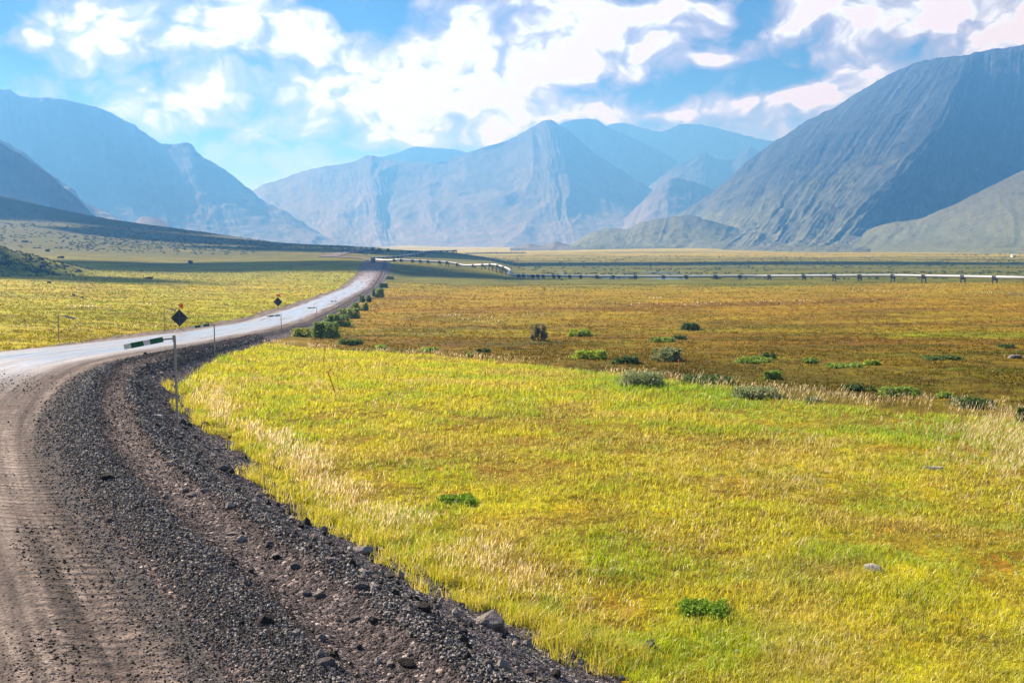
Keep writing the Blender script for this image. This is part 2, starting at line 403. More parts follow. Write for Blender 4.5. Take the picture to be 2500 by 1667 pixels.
def m_road():
    m, n = new_mat("packed_gravel"); uv = attr(n, 'road_uv', 'Vector'); p = pos(n)
    sp = n.node('ShaderNodeSeparateXYZ'); n.put(sp.inputs[0], uv); s = sp.outputs[0]; l = sp.outputs[1]
    fine = n.noise(p, 22, 4, .7); mid = n.noise(p, 2.2, 5, .7)
    streak = n.noise(n.scale(uv, (2.2, .06, 0)), 1.0, 5, .65)
    streak2 = n.noise(n.scale(uv, (.9, .035, 0)), 1.0, 4, .6)
    dry = n.ramp(streak, [(.32, (.022, .017, .016)), (.44, (.060, .047, .042)), (.55, (.130, .105, .090)), (.70, (.25, .208, .178))])
    f = n.math('MULTIPLY', n.rng(fine, .3, .7, .35, 1.65), n.rng(mid, .3, .7, .65, 1.35))
    dr = n.vec('SCALE', dry); n.put(dr.node.inputs['Scale'], f)
    # loose dark stones left lying in lanes
    vo = n.node('ShaderNodeTexVoronoi'); n.put(vo.inputs['Vector'], p); vo.inputs['Scale'].default_value = 13
    lane = n.rng(n.noise(n.scale(uv, (1.1, .22, 0)), 1.0, 4, .65), .42, .66)
    peb = n.math('MULTIPLY', n.rng(vo.outputs['Distance'], .30, .42, 1, 0), lane)
    dr = n.mix(n.math('MULTIPLY', peb, .9), dr, (.024, .021, .021, 1))
    # reddish mud patches
    dr = n.mix(n.math('MULTIPLY', n.rng(n.noise(p, .35, 3), .55, .7), .35), dr, (.09, .042, .034, 1))
    eg = n.rng(n.math('ADD', s, n.rng(n.noise(p, 1.7, 5, .75), .3, .7, -.45, .45)), -.55, -.15, 0, 1, True)
    dr = n.mix(n.math('MULTIPLY', eg, .8), dr, n.mix(n.rng(fine, .4, .6), (.012, .011, .012, 1), (.07, .066, .066, 1)))
    # wet stretch in the middle distance
    zone = n.math('MULTIPLY', n.rng(l, 36, 58, 0, 1, True), n.rng(l, 300, 560, 1, 0, True))
    lat = n.math('MULTIPLY', n.rng(s, -9.4, -7.6, 0, 1, True), n.rng(s, -3.4, -.8, 1, 0, True))
    wet = n.math('MULTIPLY', zone, lat)
    wet = n.math('MULTIPLY', wet, n.rng(streak2, .32, .52, .25, 1, True), clamp=True)
    wet = n.math('MULTIPLY', wet, n.rng(streak, .35, .5, .45, 1, True), clamp=True)
    colr = n.mix(n.math('MULTIPLY', wet, .7), dr, (.42, .44, .47, 1))  # bright sky sheen on the wet streaks, painted in as pale colour
    rough = n.mix(wet, .93, .3, 'FLOAT')
    tread = n.node('ShaderNodeTexWave', wave_type='BANDS', bands_direction='Y'); n.put(tread.inputs['Vector'], uv)
    tread.inputs['Scale'].default_value = 1.0; tread.inputs['Distortion'].default_value = 3.5; tread.inputs['Detail'].default_value = 3
    tr = n.math('MULTIPLY', tread.outputs['Fac'], n.math('MAXIMUM', n.math('MULTIPLY', n.rng(s, -1.7, -1.3), n.rng(s, -.45, -.2, 1, 0)), n.math('MULTIPLY', n.rng(s, -3.6, -3.3), n.rng(s, -2.7, -2.4, 1, 0))))
    h = n.math('ADD', n.math('ADD', n.math('MULTIPLY', fine, .5), n.math('MULTIPLY', mid, .7)), n.math('MULTIPLY', peb, .5))
    h = n.math('ADD', h, n.math('MULTIPLY', n.math('MULTIPLY', tr, n.rng(mid, .38, .58)), .9))
    h = n.math('MULTIPLY', h, n.mix(wet, 1.0, .03, 'FLOAT'))
    sh = principled(n, colr, rough, spec=n.mix(wet, .2, .9, 'FLOAT'), normal=n.bump(h, .9, .07))
    n.put(sh.node.inputs['Coat Weight'], wet); sh.node.inputs['Coat Roughness'].default_value = .22; sh.node.inputs['Coat IOR'].default_value = 1.7
    output(n, sh); return m
def m_shoulder():
    m, n = new_mat("loose_gravel"); uv = attr(n, 'road_uv', 'Vector'); p = pos(n)
    sp = n.node('ShaderNodeSeparateXYZ'); n.put(sp.inputs[0], uv); sn = sp.outputs[2]
    wob = n.math('ADD', sn, n.rng(n.noise(p, .8, 4, .6), .3, .7, -.08, .08))
    vo = n.node('ShaderNodeTexVoronoi'); n.put(vo.inputs['Vector'], p); vo.inputs['Scale'].default_value = 16
    v2 = n.node('ShaderNodeTexVoronoi'); n.put(v2.inputs['Vector'], p); v2.inputs['Scale'].default_value = 38
    g = n.ramp(vo.outputs['Color'], [(0, (.006, .006, .007)), (.45, (.016, .015, .017)), (.8, (.045, .043, .046)), (1, (.16, .155, .155))])
    g2 = n.ramp(wob, [(0, (4, 3.2, 2.7)), (.07, (1.5, 1.35, 1.3)), (.13, (1.0, .95, .95)), (.20, (1.4, 1.2, 1.1)), (.26, (3.1, 2.7, 2.45)), (.38, (3.1, 2.7, 2.45)), (.44, (2.0, 1.8, 1.7)), (.56, (2.6, 2.4, 2.3)), (.68, (4.2, 3.9, 3.8)), (1, (4.0, 3.6, 3.4))])
    c = n.mix(1.0, g, g2, blend='MULTIPLY')
    c = n.vec('SCALE', c); n.put(c.node.inputs['Scale'], n.rng(n.noise(p, 1.6, 5, .7), .3, .7, .7, 1.35))
    h = n.math('ADD', n.math('SUBTRACT', 1.0, vo.outputs['Distance']), n.math('MULTIPLY', n.math('SUBTRACT', 1.0, v2.outputs['Distance']), .5))
    output(n, principled(n, c, .9, spec=.12, normal=n.bump(h, 1.0, .06))); return m
def m_blade(name, trans=.45, gloss=.06):
    m, n = new_mat(name); c = attr(n, 'Col')
    d = n.node('ShaderNodeBsdfDiffuse'); n.put(d.inputs[0], c)
    t = n.node('ShaderNodeBsdfTranslucent'); n.put(t.inputs[0], c)
    g = n.node('ShaderNodeBsdfGlossy'); g.inputs['Roughness'].default_value = .45
    a = n.node('ShaderNodeMixShader'); a.inputs[0].default_value = trans
    n.t.links.new(d.outputs[0], a.inputs[1]); n.t.links.new(t.outputs[0], a.inputs[2])
    b = n.node('ShaderNodeMixShader'); b.inputs[0].default_value = gloss
    n.t.links.new(a.outputs[0], b.inputs[1]); n.t.links.new(g.outputs[0], b.inputs[2])
    output(n, b.outputs[0]); return m
def m_stone(name, c1, c2, sc_=9.0):
    m, n = new_mat(name); oi = n.node('ShaderNodeObjectInfo')
    p = n.node('ShaderNodeTexCoord').outputs['Object']
    f = n.noise(p, sc_, 7, .7)
    c = n.mix(n.rng(f, .35, .65), C3(c1), C3(c2))
    spk = n.rng(n.noise(p, sc_ * 6, 2, .5), .6, .7)
    c = n.mix(n.math('MULTIPLY', spk, .4), c, C3([x * 1.6 for x in c2]))
    output(n, principled(n, c, .92, spec=.2, normal=n.bump(n.math('ADD', f, n.noise(p, sc_ * 4, 3)), .8, .05))); return m
def m_colstone():
    m, n = new_mat("gravel_stone"); c = attr(n, 'Col'); p = pos(n)
    cc = n.vec('SCALE', c); n.put(cc.node.inputs['Scale'], n.rng(n.noise(p, 45, 3, .6), .3, .7, .7, 1.3))
    output(n, principled(n, cc, .88, spec=.12)); return m
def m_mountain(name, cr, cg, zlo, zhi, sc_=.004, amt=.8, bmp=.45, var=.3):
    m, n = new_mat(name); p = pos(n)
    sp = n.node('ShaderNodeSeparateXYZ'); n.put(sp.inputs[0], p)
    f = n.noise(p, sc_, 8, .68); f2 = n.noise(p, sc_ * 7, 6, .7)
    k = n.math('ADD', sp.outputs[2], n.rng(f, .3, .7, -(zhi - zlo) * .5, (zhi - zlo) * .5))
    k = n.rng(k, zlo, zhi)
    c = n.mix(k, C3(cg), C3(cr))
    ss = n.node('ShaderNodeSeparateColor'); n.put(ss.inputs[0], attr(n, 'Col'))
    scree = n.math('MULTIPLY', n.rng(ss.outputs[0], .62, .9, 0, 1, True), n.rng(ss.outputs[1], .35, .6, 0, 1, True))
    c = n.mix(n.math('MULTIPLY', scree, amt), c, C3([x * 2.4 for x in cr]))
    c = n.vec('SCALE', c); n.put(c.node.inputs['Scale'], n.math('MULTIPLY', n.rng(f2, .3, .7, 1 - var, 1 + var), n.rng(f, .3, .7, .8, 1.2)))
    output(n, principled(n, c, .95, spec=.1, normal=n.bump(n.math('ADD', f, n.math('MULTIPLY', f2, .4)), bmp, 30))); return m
def m_plain(name, c, rough=.6, metal=0., spec=.4, vary=.15, sc_=8.):
    m, n = new_mat(name); p = n.node('ShaderNodeTexCoord').outputs['Object']
    cc = n.vec('SCALE', C3(c)[:3]); n.put(cc.node.inputs['Scale'], n.rng(n.noise(p, sc_, 5, .65), .3, .7, 1 - vary, 1 + vary))
    output(n, principled(n, cc, rough, metal, spec)); return m

M_ground = m_ground(); M_road = m_road(); M_shoulder = m_shoulder()
M_blade = m_blade("grass_blade", .5, .05); M_leaf = m_blade("shrub_leaf", .3, .015); M_seed = m_blade("seed_head", .55, .03)
M_cstone = m_colstone()
M_pale = m_stone("pale_stone", (.10, .09, .085), (.24, .22, .205)); M_grey = m_stone("grey_stone", (.045, .042, .042), (.12, .112, .11))
M_dark = m_stone("dark_clod", (.008, .007, .007), (.024, .020, .019)); M_white = m_stone("white_stone", (.26, .25, .235), (.48, .46, .43))
M_galv = m_plain("galvanised_post", (.30, .31, .31), .5, .3); M_green = m_plain("green_reflective", (.006, .13, .055), .4); M_whitep = m_plain("white_reflective", (.72, .72, .70), .5)
M_black = m_plain("black_sign_back", (.018, .018, .022), .6); M_orange = m_plain("orange_flag", (.85, .10, .02), .7); M_strap = m_plain("steel_frame", (.09, .09, .09), .5)
M_pipe = m_plain("pipeline_jacket", (.25, .28, .32), .55, .25, .5, .05, .3); M_support = m_plain("dark_steel", (.035, .033, .04), .7, 0, .3)
M_stake = m_plain("orange_stake", (.50, .07, .02), .7); M_stake2 = m_plain("weathered_stake", (.30, .15, .08), .8)
M_wood = m_plain("stem_bark", (.10, .075, .055), .9)
M_truck = m_plain("dark_truck_paint", (.012, .013, .016), .35); M_glass = m_plain("truck_glass", (.12, .14, .16), .1, 0, .8); M_tyre = m_plain("tyre", (.01, .01, .01), .9)
M_lamp = m_plain("headlight_glass", (.75, .75, .72), .2, 0, .8)
M_shed = m_plain("shed_wall", (.65, .66, .66), .7); M_shedr = m_plain("shed_roof", (.45, .46, .48), .5)

# ---------------------------------------------------------------- ground sheet
def pxcol(X, Y): return 1250 + F * X / np.maximum(Y, 1)
def ground_color(X, Y):
    Rr = np.hypot(X, Y); px = pxcol(X, Y)
    px = px + 60 * fbm(X / 20, Y / 20, 3, 3)
    d = Y * (1 + .35 * fbm(X / 30, Y / 12, 4, 4))
    left = sstep(-1, 1, -(X - xr(np.clip(Y, 0, YEND))) - 6)
    left = np.where(Y > YEND, sstep(60, -60, px - 930), left)
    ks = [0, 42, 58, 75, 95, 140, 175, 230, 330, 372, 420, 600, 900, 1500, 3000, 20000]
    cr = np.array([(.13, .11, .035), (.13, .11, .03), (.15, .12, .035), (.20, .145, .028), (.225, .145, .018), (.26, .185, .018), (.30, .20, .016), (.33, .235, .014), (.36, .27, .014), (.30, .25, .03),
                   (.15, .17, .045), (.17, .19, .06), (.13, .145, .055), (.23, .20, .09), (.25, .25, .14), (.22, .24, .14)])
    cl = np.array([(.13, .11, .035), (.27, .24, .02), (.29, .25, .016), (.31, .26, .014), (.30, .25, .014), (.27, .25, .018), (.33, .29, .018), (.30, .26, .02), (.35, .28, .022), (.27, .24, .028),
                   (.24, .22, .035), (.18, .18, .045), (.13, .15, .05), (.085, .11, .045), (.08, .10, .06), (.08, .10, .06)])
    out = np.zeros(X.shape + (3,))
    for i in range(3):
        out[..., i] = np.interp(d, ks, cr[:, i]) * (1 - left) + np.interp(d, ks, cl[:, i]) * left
    def blend(c, m):
        for i in range(3): out[..., i] = out[..., i] * (1 - m) + c[i] * m
    n1 = fbm(X / 9, Y / 5, 4, 71); n2 = fbm(X / 40, Y / 16, 4, 72); n3 = fbm(X / 3, Y / 2, 3, 73)
    rt = 1 - left
    blend((.10, .14, .025), .55 * sstep(.05, .22, n1) * rt * (1 - sstep(130, 200, d)))
    blend((.30, .27, .02), .6 * sstep(.08, .2, n2) * rt * sstep(80, 120, d) * (1 - sstep(330, 400, d)))
    blend((.19, .09, .02), .6 * sstep(.06, .2, -n2) * rt * sstep(70, 100, d) * (1 - sstep(260, 340, d)))
    blend((.27, .34, .02), .8 * sstep(2050, 2250, px) * np.exp(-((Y - 112) / 9) ** 2))
    blend((.24, .29, .02), .55 * sstep(.03, .2, n1) * left * (1 - sstep(400, 700, d)))
    blend((.20, .13, .02), .45 * sstep(.06, .2, -n1) * left * (1 - sstep(250, 500, d)))
    blend((.35, .29, .03), .6 * sstep(.08, .2, n2) * left * sstep(500, 700, d) * sstep(300, 500, px))
    blend((.08, .06, .025), .55 * sstep(.1, .22, n3) * (1 - sstep(120, 220, d)))
    # dark strips across the river flats
    fl = fbm(X / 260, Y / 40, 4, 74)
    blend((.055, .07, .04), .75 * sstep(.02, .1, fl) * rt * sstep(560, 800, d) * (1 - sstep(1700, 2300, d)))
    blend((.08, .11, .04), .7 * sstep(.0, .15, fbm(X / 30, Y / 30, 4, 75)) * rt * sstep(400, 440, d) * (1 - sstep(800, 1000, d)))
    blend((.09, .12, .09), .6 * sstep(.0, .14, fbm(X / 500, Y / 120, 4, 76)) * rt * sstep(1700, 2200, d))
    pad = pad_mask(X, Y)
    blend((.26, .20, .07), pad)
    blend((.5, .46, .05), pad * .7 * sstep(-.1, .15, fbm(X / 2.5, Y / 2.5, 3, 81)))
    blend((.22, .16, .09), pad * .6 * sstep(.06, .2, fbm(X / 1.8 + 40, Y / 1.8, 3, 82)))
    kx = (X - KN[0]) / 50.0; ky = (Y - KN[1]) / 64.0; kr = kx * kx + ky * ky
    km = 1 - sstep(.6, 1.1, kr)
    blend((.12, .15, .035), km * .9); blend((.26, .23, .04), km * .8 * sstep(.02, .15, fbm(X / 6, Y / 6, 4, 83))); blend((.05, .06, .03), km * .8 * sstep(.05, .15, fbm(X / 4, Y / 4, 3, 84)))
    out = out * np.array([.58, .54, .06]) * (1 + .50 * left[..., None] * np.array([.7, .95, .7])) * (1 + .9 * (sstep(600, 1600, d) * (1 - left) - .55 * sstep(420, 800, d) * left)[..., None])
    return out
az = np.concatenate([np.linspace(-180, -36, 30)[:-1], np.linspace(-36, 36, 760), np.linspace(36, 180, 30)[1:]])
rr = np.concatenate([[.3, 2, 4, 6, 8], np.exp(np.linspace(math.log(10), math.log(420), 640)), np.exp(np.linspace(math.log(420), math.log(19000), 300))[1:]])
AA, RR = np.meshgrid(np.radians(az), rr)
GX = RR * np.sin(AA); GY = RR * np.cos(AA)
def zg_any(X, Y):
    z = zground(X, Y)
    s = sdist(X, Y); ok = (Y < YEND + 12) & (Y > -6)
    e0 = sstep(0.02, .5, wsf(Y) - s); e1 = sstep(.02, .5, s + wrf(Y) + 2.2)
    low = np.minimum(z, zr(Y)) - .35 - .002 * Y
    k = e0 * e1 * ok
    return z * (1 - k) + low * k
GZ = zg_any(GX, GY)
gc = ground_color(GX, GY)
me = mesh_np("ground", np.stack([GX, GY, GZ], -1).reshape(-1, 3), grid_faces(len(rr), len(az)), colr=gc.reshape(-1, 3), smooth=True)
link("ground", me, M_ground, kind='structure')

# ---------------------------------------------------------------- road and shoulder strips
def strip(name, ys, svals, zf, mat, sn_abs=False):
    Yg = np.repeat(ys[:, None], len(svals), 1)
    if sn_abs: Sg = svals[None, :] * np.ones_like(Yg)
    else: Sg = svals[None, :] * wsf(Yg)
    Xg = xr(Yg) + Sg / cosr(Yg)
    Zg = zf(Xg, Yg, Sg)
    L = np.interp(Yg, YR, np.concatenate([[0], np.cumsum(np.hypot(np.diff(XR), np.diff(YR)))]))
    uv = np.stack([Sg, L, Sg / wsf(Yg)], -1).reshape(-1, 3)
    me = mesh_np(name, np.stack([Xg, Yg, Zg], -1).reshape(-1, 3), grid_faces(len(ys), len(svals)), uv=uv, smooth=True)
    return link(name, me, mat, kind='structure')
ys = np.concatenate([np.linspace(-2.5, 8, 20)[:-1], np.exp(np.linspace(math.log(8), math.log(YEND), 1300))])
sv = np.concatenate([np.linspace(-12.0, -9.4, 12)[:-1], np.linspace(-9.4, 0.02, 110)])
strip("road", ys, sv, lambda X, Y, s: road_z(X, Y, s) + .004, M_road, True)
def shz(X, Y, s):
    z = shoulder_z(X, Y, s); sn = s / wsf(Y)
    return z - .35 * sstep(1.0, 1.12, sn) - np.where(s <= 1e-6, -.004, 0)
strip("gravel_shoulder", ys, np.concatenate([np.linspace(0, 1.0, 120), [1.04, 1.08, 1.14]]), shz, M_shoulder)

# far end of the road, winding over the rise
def ribbon(name, pts, wid, mat):
    P = np.array([at(*p) for p in pts]); t = np.concatenate([[0], np.cumsum(np.hypot(*np.diff(P[:, :2], axis=0).T))])
    tt = np.linspace(0, t[-1], 120); C = np.stack([smooth1(np.interp(tt, t, P[:, i]), 6) for i in range(2)], 1)
    T = np.gradient(C, axis=0); T /= np.linalg.norm(T, axis=1)[:, None]; Nn = np.stack([T[:, 1], -T[:, 0]], 1)
    k = np.linspace(-1, 1, 9); X = C[:, 0][:, None] + Nn[:, 0][:, None] * k * wid / 2; Y = C[:, 1][:, None] + Nn[:, 1][:, None] * k * wid / 2
    Z = zg_any(X, Y); Z = np.maximum(Z, Z.mean(1)[:, None]) + .35
    uv = np.stack([np.broadcast_to(-(k + 1) * wid / 2, X.shape), np.broadcast_to(tt[:, None] + 600, X.shape)], -1).reshape(-1, 2)
    link(name, mesh_np(name, np.stack([X, Y, Z], -1).reshape(-1, 3), grid_faces(len(tt), 9), uv=uv, smooth=True), mat, kind='structure')
ribbon("far_road", [(917, 641), (914, 637), (903, 634), (880, 631.5), (850, 629), (818, 627.5)], 11, M_road)
ribbon("far_road", [(800, 628), (815, 623), (832, 619), (855, 615), (880, 611.5), (905, 609)], 14, M_road)

# ---------------------------------------------------------------- mountains
def catmull(P, n):
    P = np.asarray(P, float); K = len(P); t = np.linspace(0, K - 1, n); i = np.clip(t.astype(int), 0, K - 2); f = (t - i)[:, None]
    p0 = P[np.maximum(i - 1, 0)]; p1 = P[i]; p2 = P[i + 1]; p3 = P[np.minimum(i + 2, K - 1)]
    m1 = (p2 - p0) / 2 * .8; m2 = (p3 - p1) / 2 * .8
    return p1 * (2 * f ** 3 - 3 * f ** 2 + 1) + m1 * (f ** 3 - 2 * f ** 2 + f) + p2 * (-2 * f ** 3 + 3 * f ** 2) + m2 * (f ** 3 - f ** 2)
def loft(name, cols, nu, nv, mat, amp=30., gully=40., gf=9., rough=6., seed=0, label=None, slant=1.0, apron=None):
    """cols: fall lines, each crest -> foot as (px, py, distance); a back slope is added behind the crest"""
    C = []
    for c in cols:
        if apron:
            a_, b_, d_ = c[-1]; c = list(c[:-1]) + [(a_, b_ - apron[0], d_), (a_ - apron[2], 613, d_ - apron[1])]
        W = [np.array(P3(*p)) for p in c]
        b = W[0] + np.array([W[0][0] * .12, W[0][1] * .16, -W[0][2] * .75])
        W.append(W[-1] * np.array([.95, .95, 1]) - np.array([0, 0, 45]))
        C.append(np.vstack([[b], W]))
    C = np.array(C)                              # cols x rows x 3
    nr = C.shape[1]
    A = np.stack([np.stack([np.interp(np.linspace(0, 1, nu), np.linspace(0, 1, len(C)), C[:, r, k]) for k in range(3)], 1) if False else catmull(C[:, r], nu) for r in range(nr)], 1)
    kb = 24
    G = np.zeros((nu, kb + nv, 3))
    for u in range(nu):
        q = A[u]
        G[u, :kb] = q[0] + (q[1] - q[0]) * np.linspace(0, 1, kb, endpoint=False)[:, None]
        G[u, kb:] = catmull(q[1:], nv)
    du = np.gradient(G, axis=0); dv = np.gradient(G, axis=1)
    Nn = np.cross(du, dv); Nn /= np.linalg.norm(Nn, axis=2)[..., None] + 1e-9
    Nn *= np.sign(Nn[..., 2:3] + 1e-9)
    U, V = np.meshgrid(np.linspace(0, 1, nu), np.concatenate([np.linspace(-.3, 0, kb, endpoint=False), np.linspace(0, 1, nv)]), indexing='ij')
    w_ = 1.8 * fbm(G[..., 0] / 600, G[..., 2] / 500, 4, seed + 3)
    Us = U + .05 * V * slant + .012 * w_
    gm = .35 + 1.3 * np.clip(fbm(U * len(cols) * .9 + 4, V * 2.2, 3, seed + 71) + .5, 0, 1) ** 1.5
    g1 = 1 - np.abs(2 * fbm(Us * gf * len(cols) / 4, V * 1.6 + w_, 3, seed, .45)) * 2
    g2 = (1 - np.abs(2 * fbm(Us * gf * len(cols) * .9 + w_ * 2, V * 5, 4, seed + 9, .6)) * 2) * gm
    env = np.sin(np.clip(V, 0, 1) ** .6 * math.pi) ** .6 * (1 - (.93 if apron else 0) * sstep(.52, .80, V))
    disp = amp * fbm(G[..., 0] / 300, (G[..., 1] + G[..., 2]) / 300, 5, seed + 20) * (.3 + env)
    disp = disp + gully * (g1 - .5) * env * gm + gully * .28 * (g2 - .5) * env
    disp = disp + rough * 2 * fbm(G[..., 0] / 30, (G[..., 1] * .5 + G[..., 2]) / 30, 3, seed + 30) * (.15 + .85 * (1 - sstep(.5, 1, V)))
    G = G + Nn * disp[..., None]
    st = 1 - np.abs(2 * fbm(Us * gf * len(cols) * 1.6 + w_ * 2.5, V * 3.3, 4, seed + 50, .6)) * 2
    st2 = fbm(Us * gf * len(cols) * .7, V * 4, 4, seed + 60, .6) + .5
    sk = np.stack([np.clip(st, 0, 1), np.clip(st2, 0, 1), np.clip(V, 0, 1)], -1).reshape(-1, 3)
    me = mesh_np(name, G.reshape(-1, 3), grid_faces(nu, kb + nv), colr=sk, smooth=True)
    return link(name, me, mat, kind='structure')
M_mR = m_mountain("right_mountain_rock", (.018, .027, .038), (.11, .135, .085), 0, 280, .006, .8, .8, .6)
M_mL = m_mountain("left_mountain_rock", (.030, .038, .045), (.12, .125, .115), 0, 560, .003, .4, .2)  # low slopes paler: haze at the mountain foot put into the colour
M_mC = m_mountain("far_mountain_rock", (.050, .056, .062), (.15, .15, .145), 0, 560, .002, .35, .2)  # pale lower part paints the valley haze onto the rock
M_mF = m_mountain("foothill_turf", (.065, .075, .055), (.11, .135, .075), 0, 130, .01, .15)

def simple(name, crest, D, Db, yb, mat, shift=0, **k):
    cc = []
    for q in crest:
        px, py = q[:2]; d = q[2] if len(q) > 2 else D
        m1 = (px + shift * .3, py + (yb - py) * .42, d + (Db - d) * .38)
        m2 = (px + shift * .65, py + (yb - py) * .78, d + (Db - d) * .72)
        cc.append([(px, py, d), m1, m2, (px + shift, yb, Db)])
    return loft(name, cc, k.pop('nu', 260), k.pop('nv', 90), mat, **k)
# right mountain: fall lines run down to the left; a spur shades the hollow at its right
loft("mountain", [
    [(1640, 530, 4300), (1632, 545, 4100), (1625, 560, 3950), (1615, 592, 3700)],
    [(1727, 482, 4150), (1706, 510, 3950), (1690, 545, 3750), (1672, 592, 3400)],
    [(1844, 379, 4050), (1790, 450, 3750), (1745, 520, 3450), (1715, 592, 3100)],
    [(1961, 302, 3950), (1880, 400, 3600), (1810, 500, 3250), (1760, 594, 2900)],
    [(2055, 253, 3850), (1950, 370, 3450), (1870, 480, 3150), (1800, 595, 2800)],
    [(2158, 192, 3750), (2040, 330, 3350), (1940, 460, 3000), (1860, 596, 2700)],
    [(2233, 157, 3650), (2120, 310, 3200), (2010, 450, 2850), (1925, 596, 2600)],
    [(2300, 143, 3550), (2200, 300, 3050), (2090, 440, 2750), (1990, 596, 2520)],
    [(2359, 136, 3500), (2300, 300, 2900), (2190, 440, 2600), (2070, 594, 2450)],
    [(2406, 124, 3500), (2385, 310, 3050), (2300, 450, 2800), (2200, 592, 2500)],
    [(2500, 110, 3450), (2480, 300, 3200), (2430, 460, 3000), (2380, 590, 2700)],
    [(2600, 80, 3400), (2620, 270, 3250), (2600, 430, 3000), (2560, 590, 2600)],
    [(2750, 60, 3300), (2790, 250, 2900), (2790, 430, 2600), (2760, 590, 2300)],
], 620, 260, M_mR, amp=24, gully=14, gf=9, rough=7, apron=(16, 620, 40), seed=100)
loft("foothill", [
    [(2120, 560, 2500), (2110, 570, 2450), (2100, 592, 2350)],
    [(2180, 543, 2450), (2170, 560, 2380), (2150, 594, 2260)],
    [(2242, 534, 2420), (2240, 558, 2320), (2220, 596, 2180)],
    [(2335, 496, 2380), (2345, 540, 2250), (2340, 597, 2080)],
    [(2429, 449, 2330), (2450, 520, 2150), (2460, 598, 1980)],
    [(2500, 415, 2300), (2540, 505, 2080), (2560, 598, 1920)],
    [(2650, 350, 2250), (2720, 480, 1980), (2750, 598, 1850)],
    [(2850, 290, 2200), (2950, 460, 1900), (2980, 598, 1800)]], 240, 90, M_mF, apron=(11, 420, 25), amp=8, gully=3, gf=6, rough=3, seed=140)
simple("foothill", [(1395, 597), (1409, 588), (1447, 564), (1493, 556), (1536, 557), (1559, 546), (1596, 537), (1624, 533), (1680, 527), (1735, 537), (1790, 556), (1850, 576), (1920, 594)],
       2950, 2500, 604, M_mF, -10, amp=14, gully=3, gf=7, rough=5, seed=160)
simple("foothill", [(1245, 607), (1262, 602), (1291, 594.5), (1318, 600), (1340, 595), (1357, 589), (1385, 596), (1410, 606)], 2600, 2400, 609, M_mL, 0, amp=4, gully=2, gf=4, rough=1.5, seed=170, nu=90, nv=24)
# left side
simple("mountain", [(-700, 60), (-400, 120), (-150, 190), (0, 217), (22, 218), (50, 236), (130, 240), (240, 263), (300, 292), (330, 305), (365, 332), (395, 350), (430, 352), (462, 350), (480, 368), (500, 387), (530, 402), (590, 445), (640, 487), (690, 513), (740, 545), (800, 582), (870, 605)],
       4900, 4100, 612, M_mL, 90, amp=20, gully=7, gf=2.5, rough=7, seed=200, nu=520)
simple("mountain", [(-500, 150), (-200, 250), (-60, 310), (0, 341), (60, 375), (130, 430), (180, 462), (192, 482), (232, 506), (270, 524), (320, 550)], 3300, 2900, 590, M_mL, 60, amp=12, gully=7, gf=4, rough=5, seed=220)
simple("mountain", [(-500, 90), (-200, 240), (-60, 315), (0, 350), (40, 372), (100, 412), (150, 452), (200, 496), (235, 530), (290, 560)], 2500, 2250, 600, M_mL, 40, amp=12, gully=8, gf=4, rough=3, seed=240)
simple("foothill", [(325, 548), (345, 532), (370, 531), (398, 538), (420, 556)], 3000, 2850, 575, M_mL, 0, amp=6, gully=3, gf=3, rough=2, seed=250, nu=70, nv=24)
# centre of the valley
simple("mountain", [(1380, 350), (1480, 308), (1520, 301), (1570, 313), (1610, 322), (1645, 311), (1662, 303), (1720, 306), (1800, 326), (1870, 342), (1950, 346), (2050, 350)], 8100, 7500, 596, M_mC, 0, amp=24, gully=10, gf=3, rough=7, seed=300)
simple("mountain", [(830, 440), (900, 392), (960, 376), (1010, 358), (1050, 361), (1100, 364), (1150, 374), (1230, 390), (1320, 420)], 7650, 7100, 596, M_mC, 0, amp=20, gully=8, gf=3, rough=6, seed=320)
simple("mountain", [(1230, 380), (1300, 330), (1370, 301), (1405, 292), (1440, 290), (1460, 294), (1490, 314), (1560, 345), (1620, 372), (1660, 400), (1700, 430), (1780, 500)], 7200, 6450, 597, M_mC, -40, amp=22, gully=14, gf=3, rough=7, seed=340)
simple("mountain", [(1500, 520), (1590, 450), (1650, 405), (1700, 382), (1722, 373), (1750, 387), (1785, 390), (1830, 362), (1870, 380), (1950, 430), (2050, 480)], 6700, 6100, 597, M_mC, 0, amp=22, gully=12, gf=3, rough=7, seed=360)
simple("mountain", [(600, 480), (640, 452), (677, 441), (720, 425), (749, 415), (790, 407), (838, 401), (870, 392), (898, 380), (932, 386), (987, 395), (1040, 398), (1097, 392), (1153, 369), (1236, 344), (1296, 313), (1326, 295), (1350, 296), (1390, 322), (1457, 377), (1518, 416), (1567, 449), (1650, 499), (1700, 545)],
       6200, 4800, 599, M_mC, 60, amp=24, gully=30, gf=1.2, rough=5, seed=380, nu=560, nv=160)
simple("mountain", [(1480, 570), (1540, 520), (1590, 470), (1640, 436), (1700, 446), (1740, 461), (1800, 500), (1880, 560)], 5300, 4800, 598, M_mC, -30, amp=20, gully=9, gf=3, rough=6, seed=400)

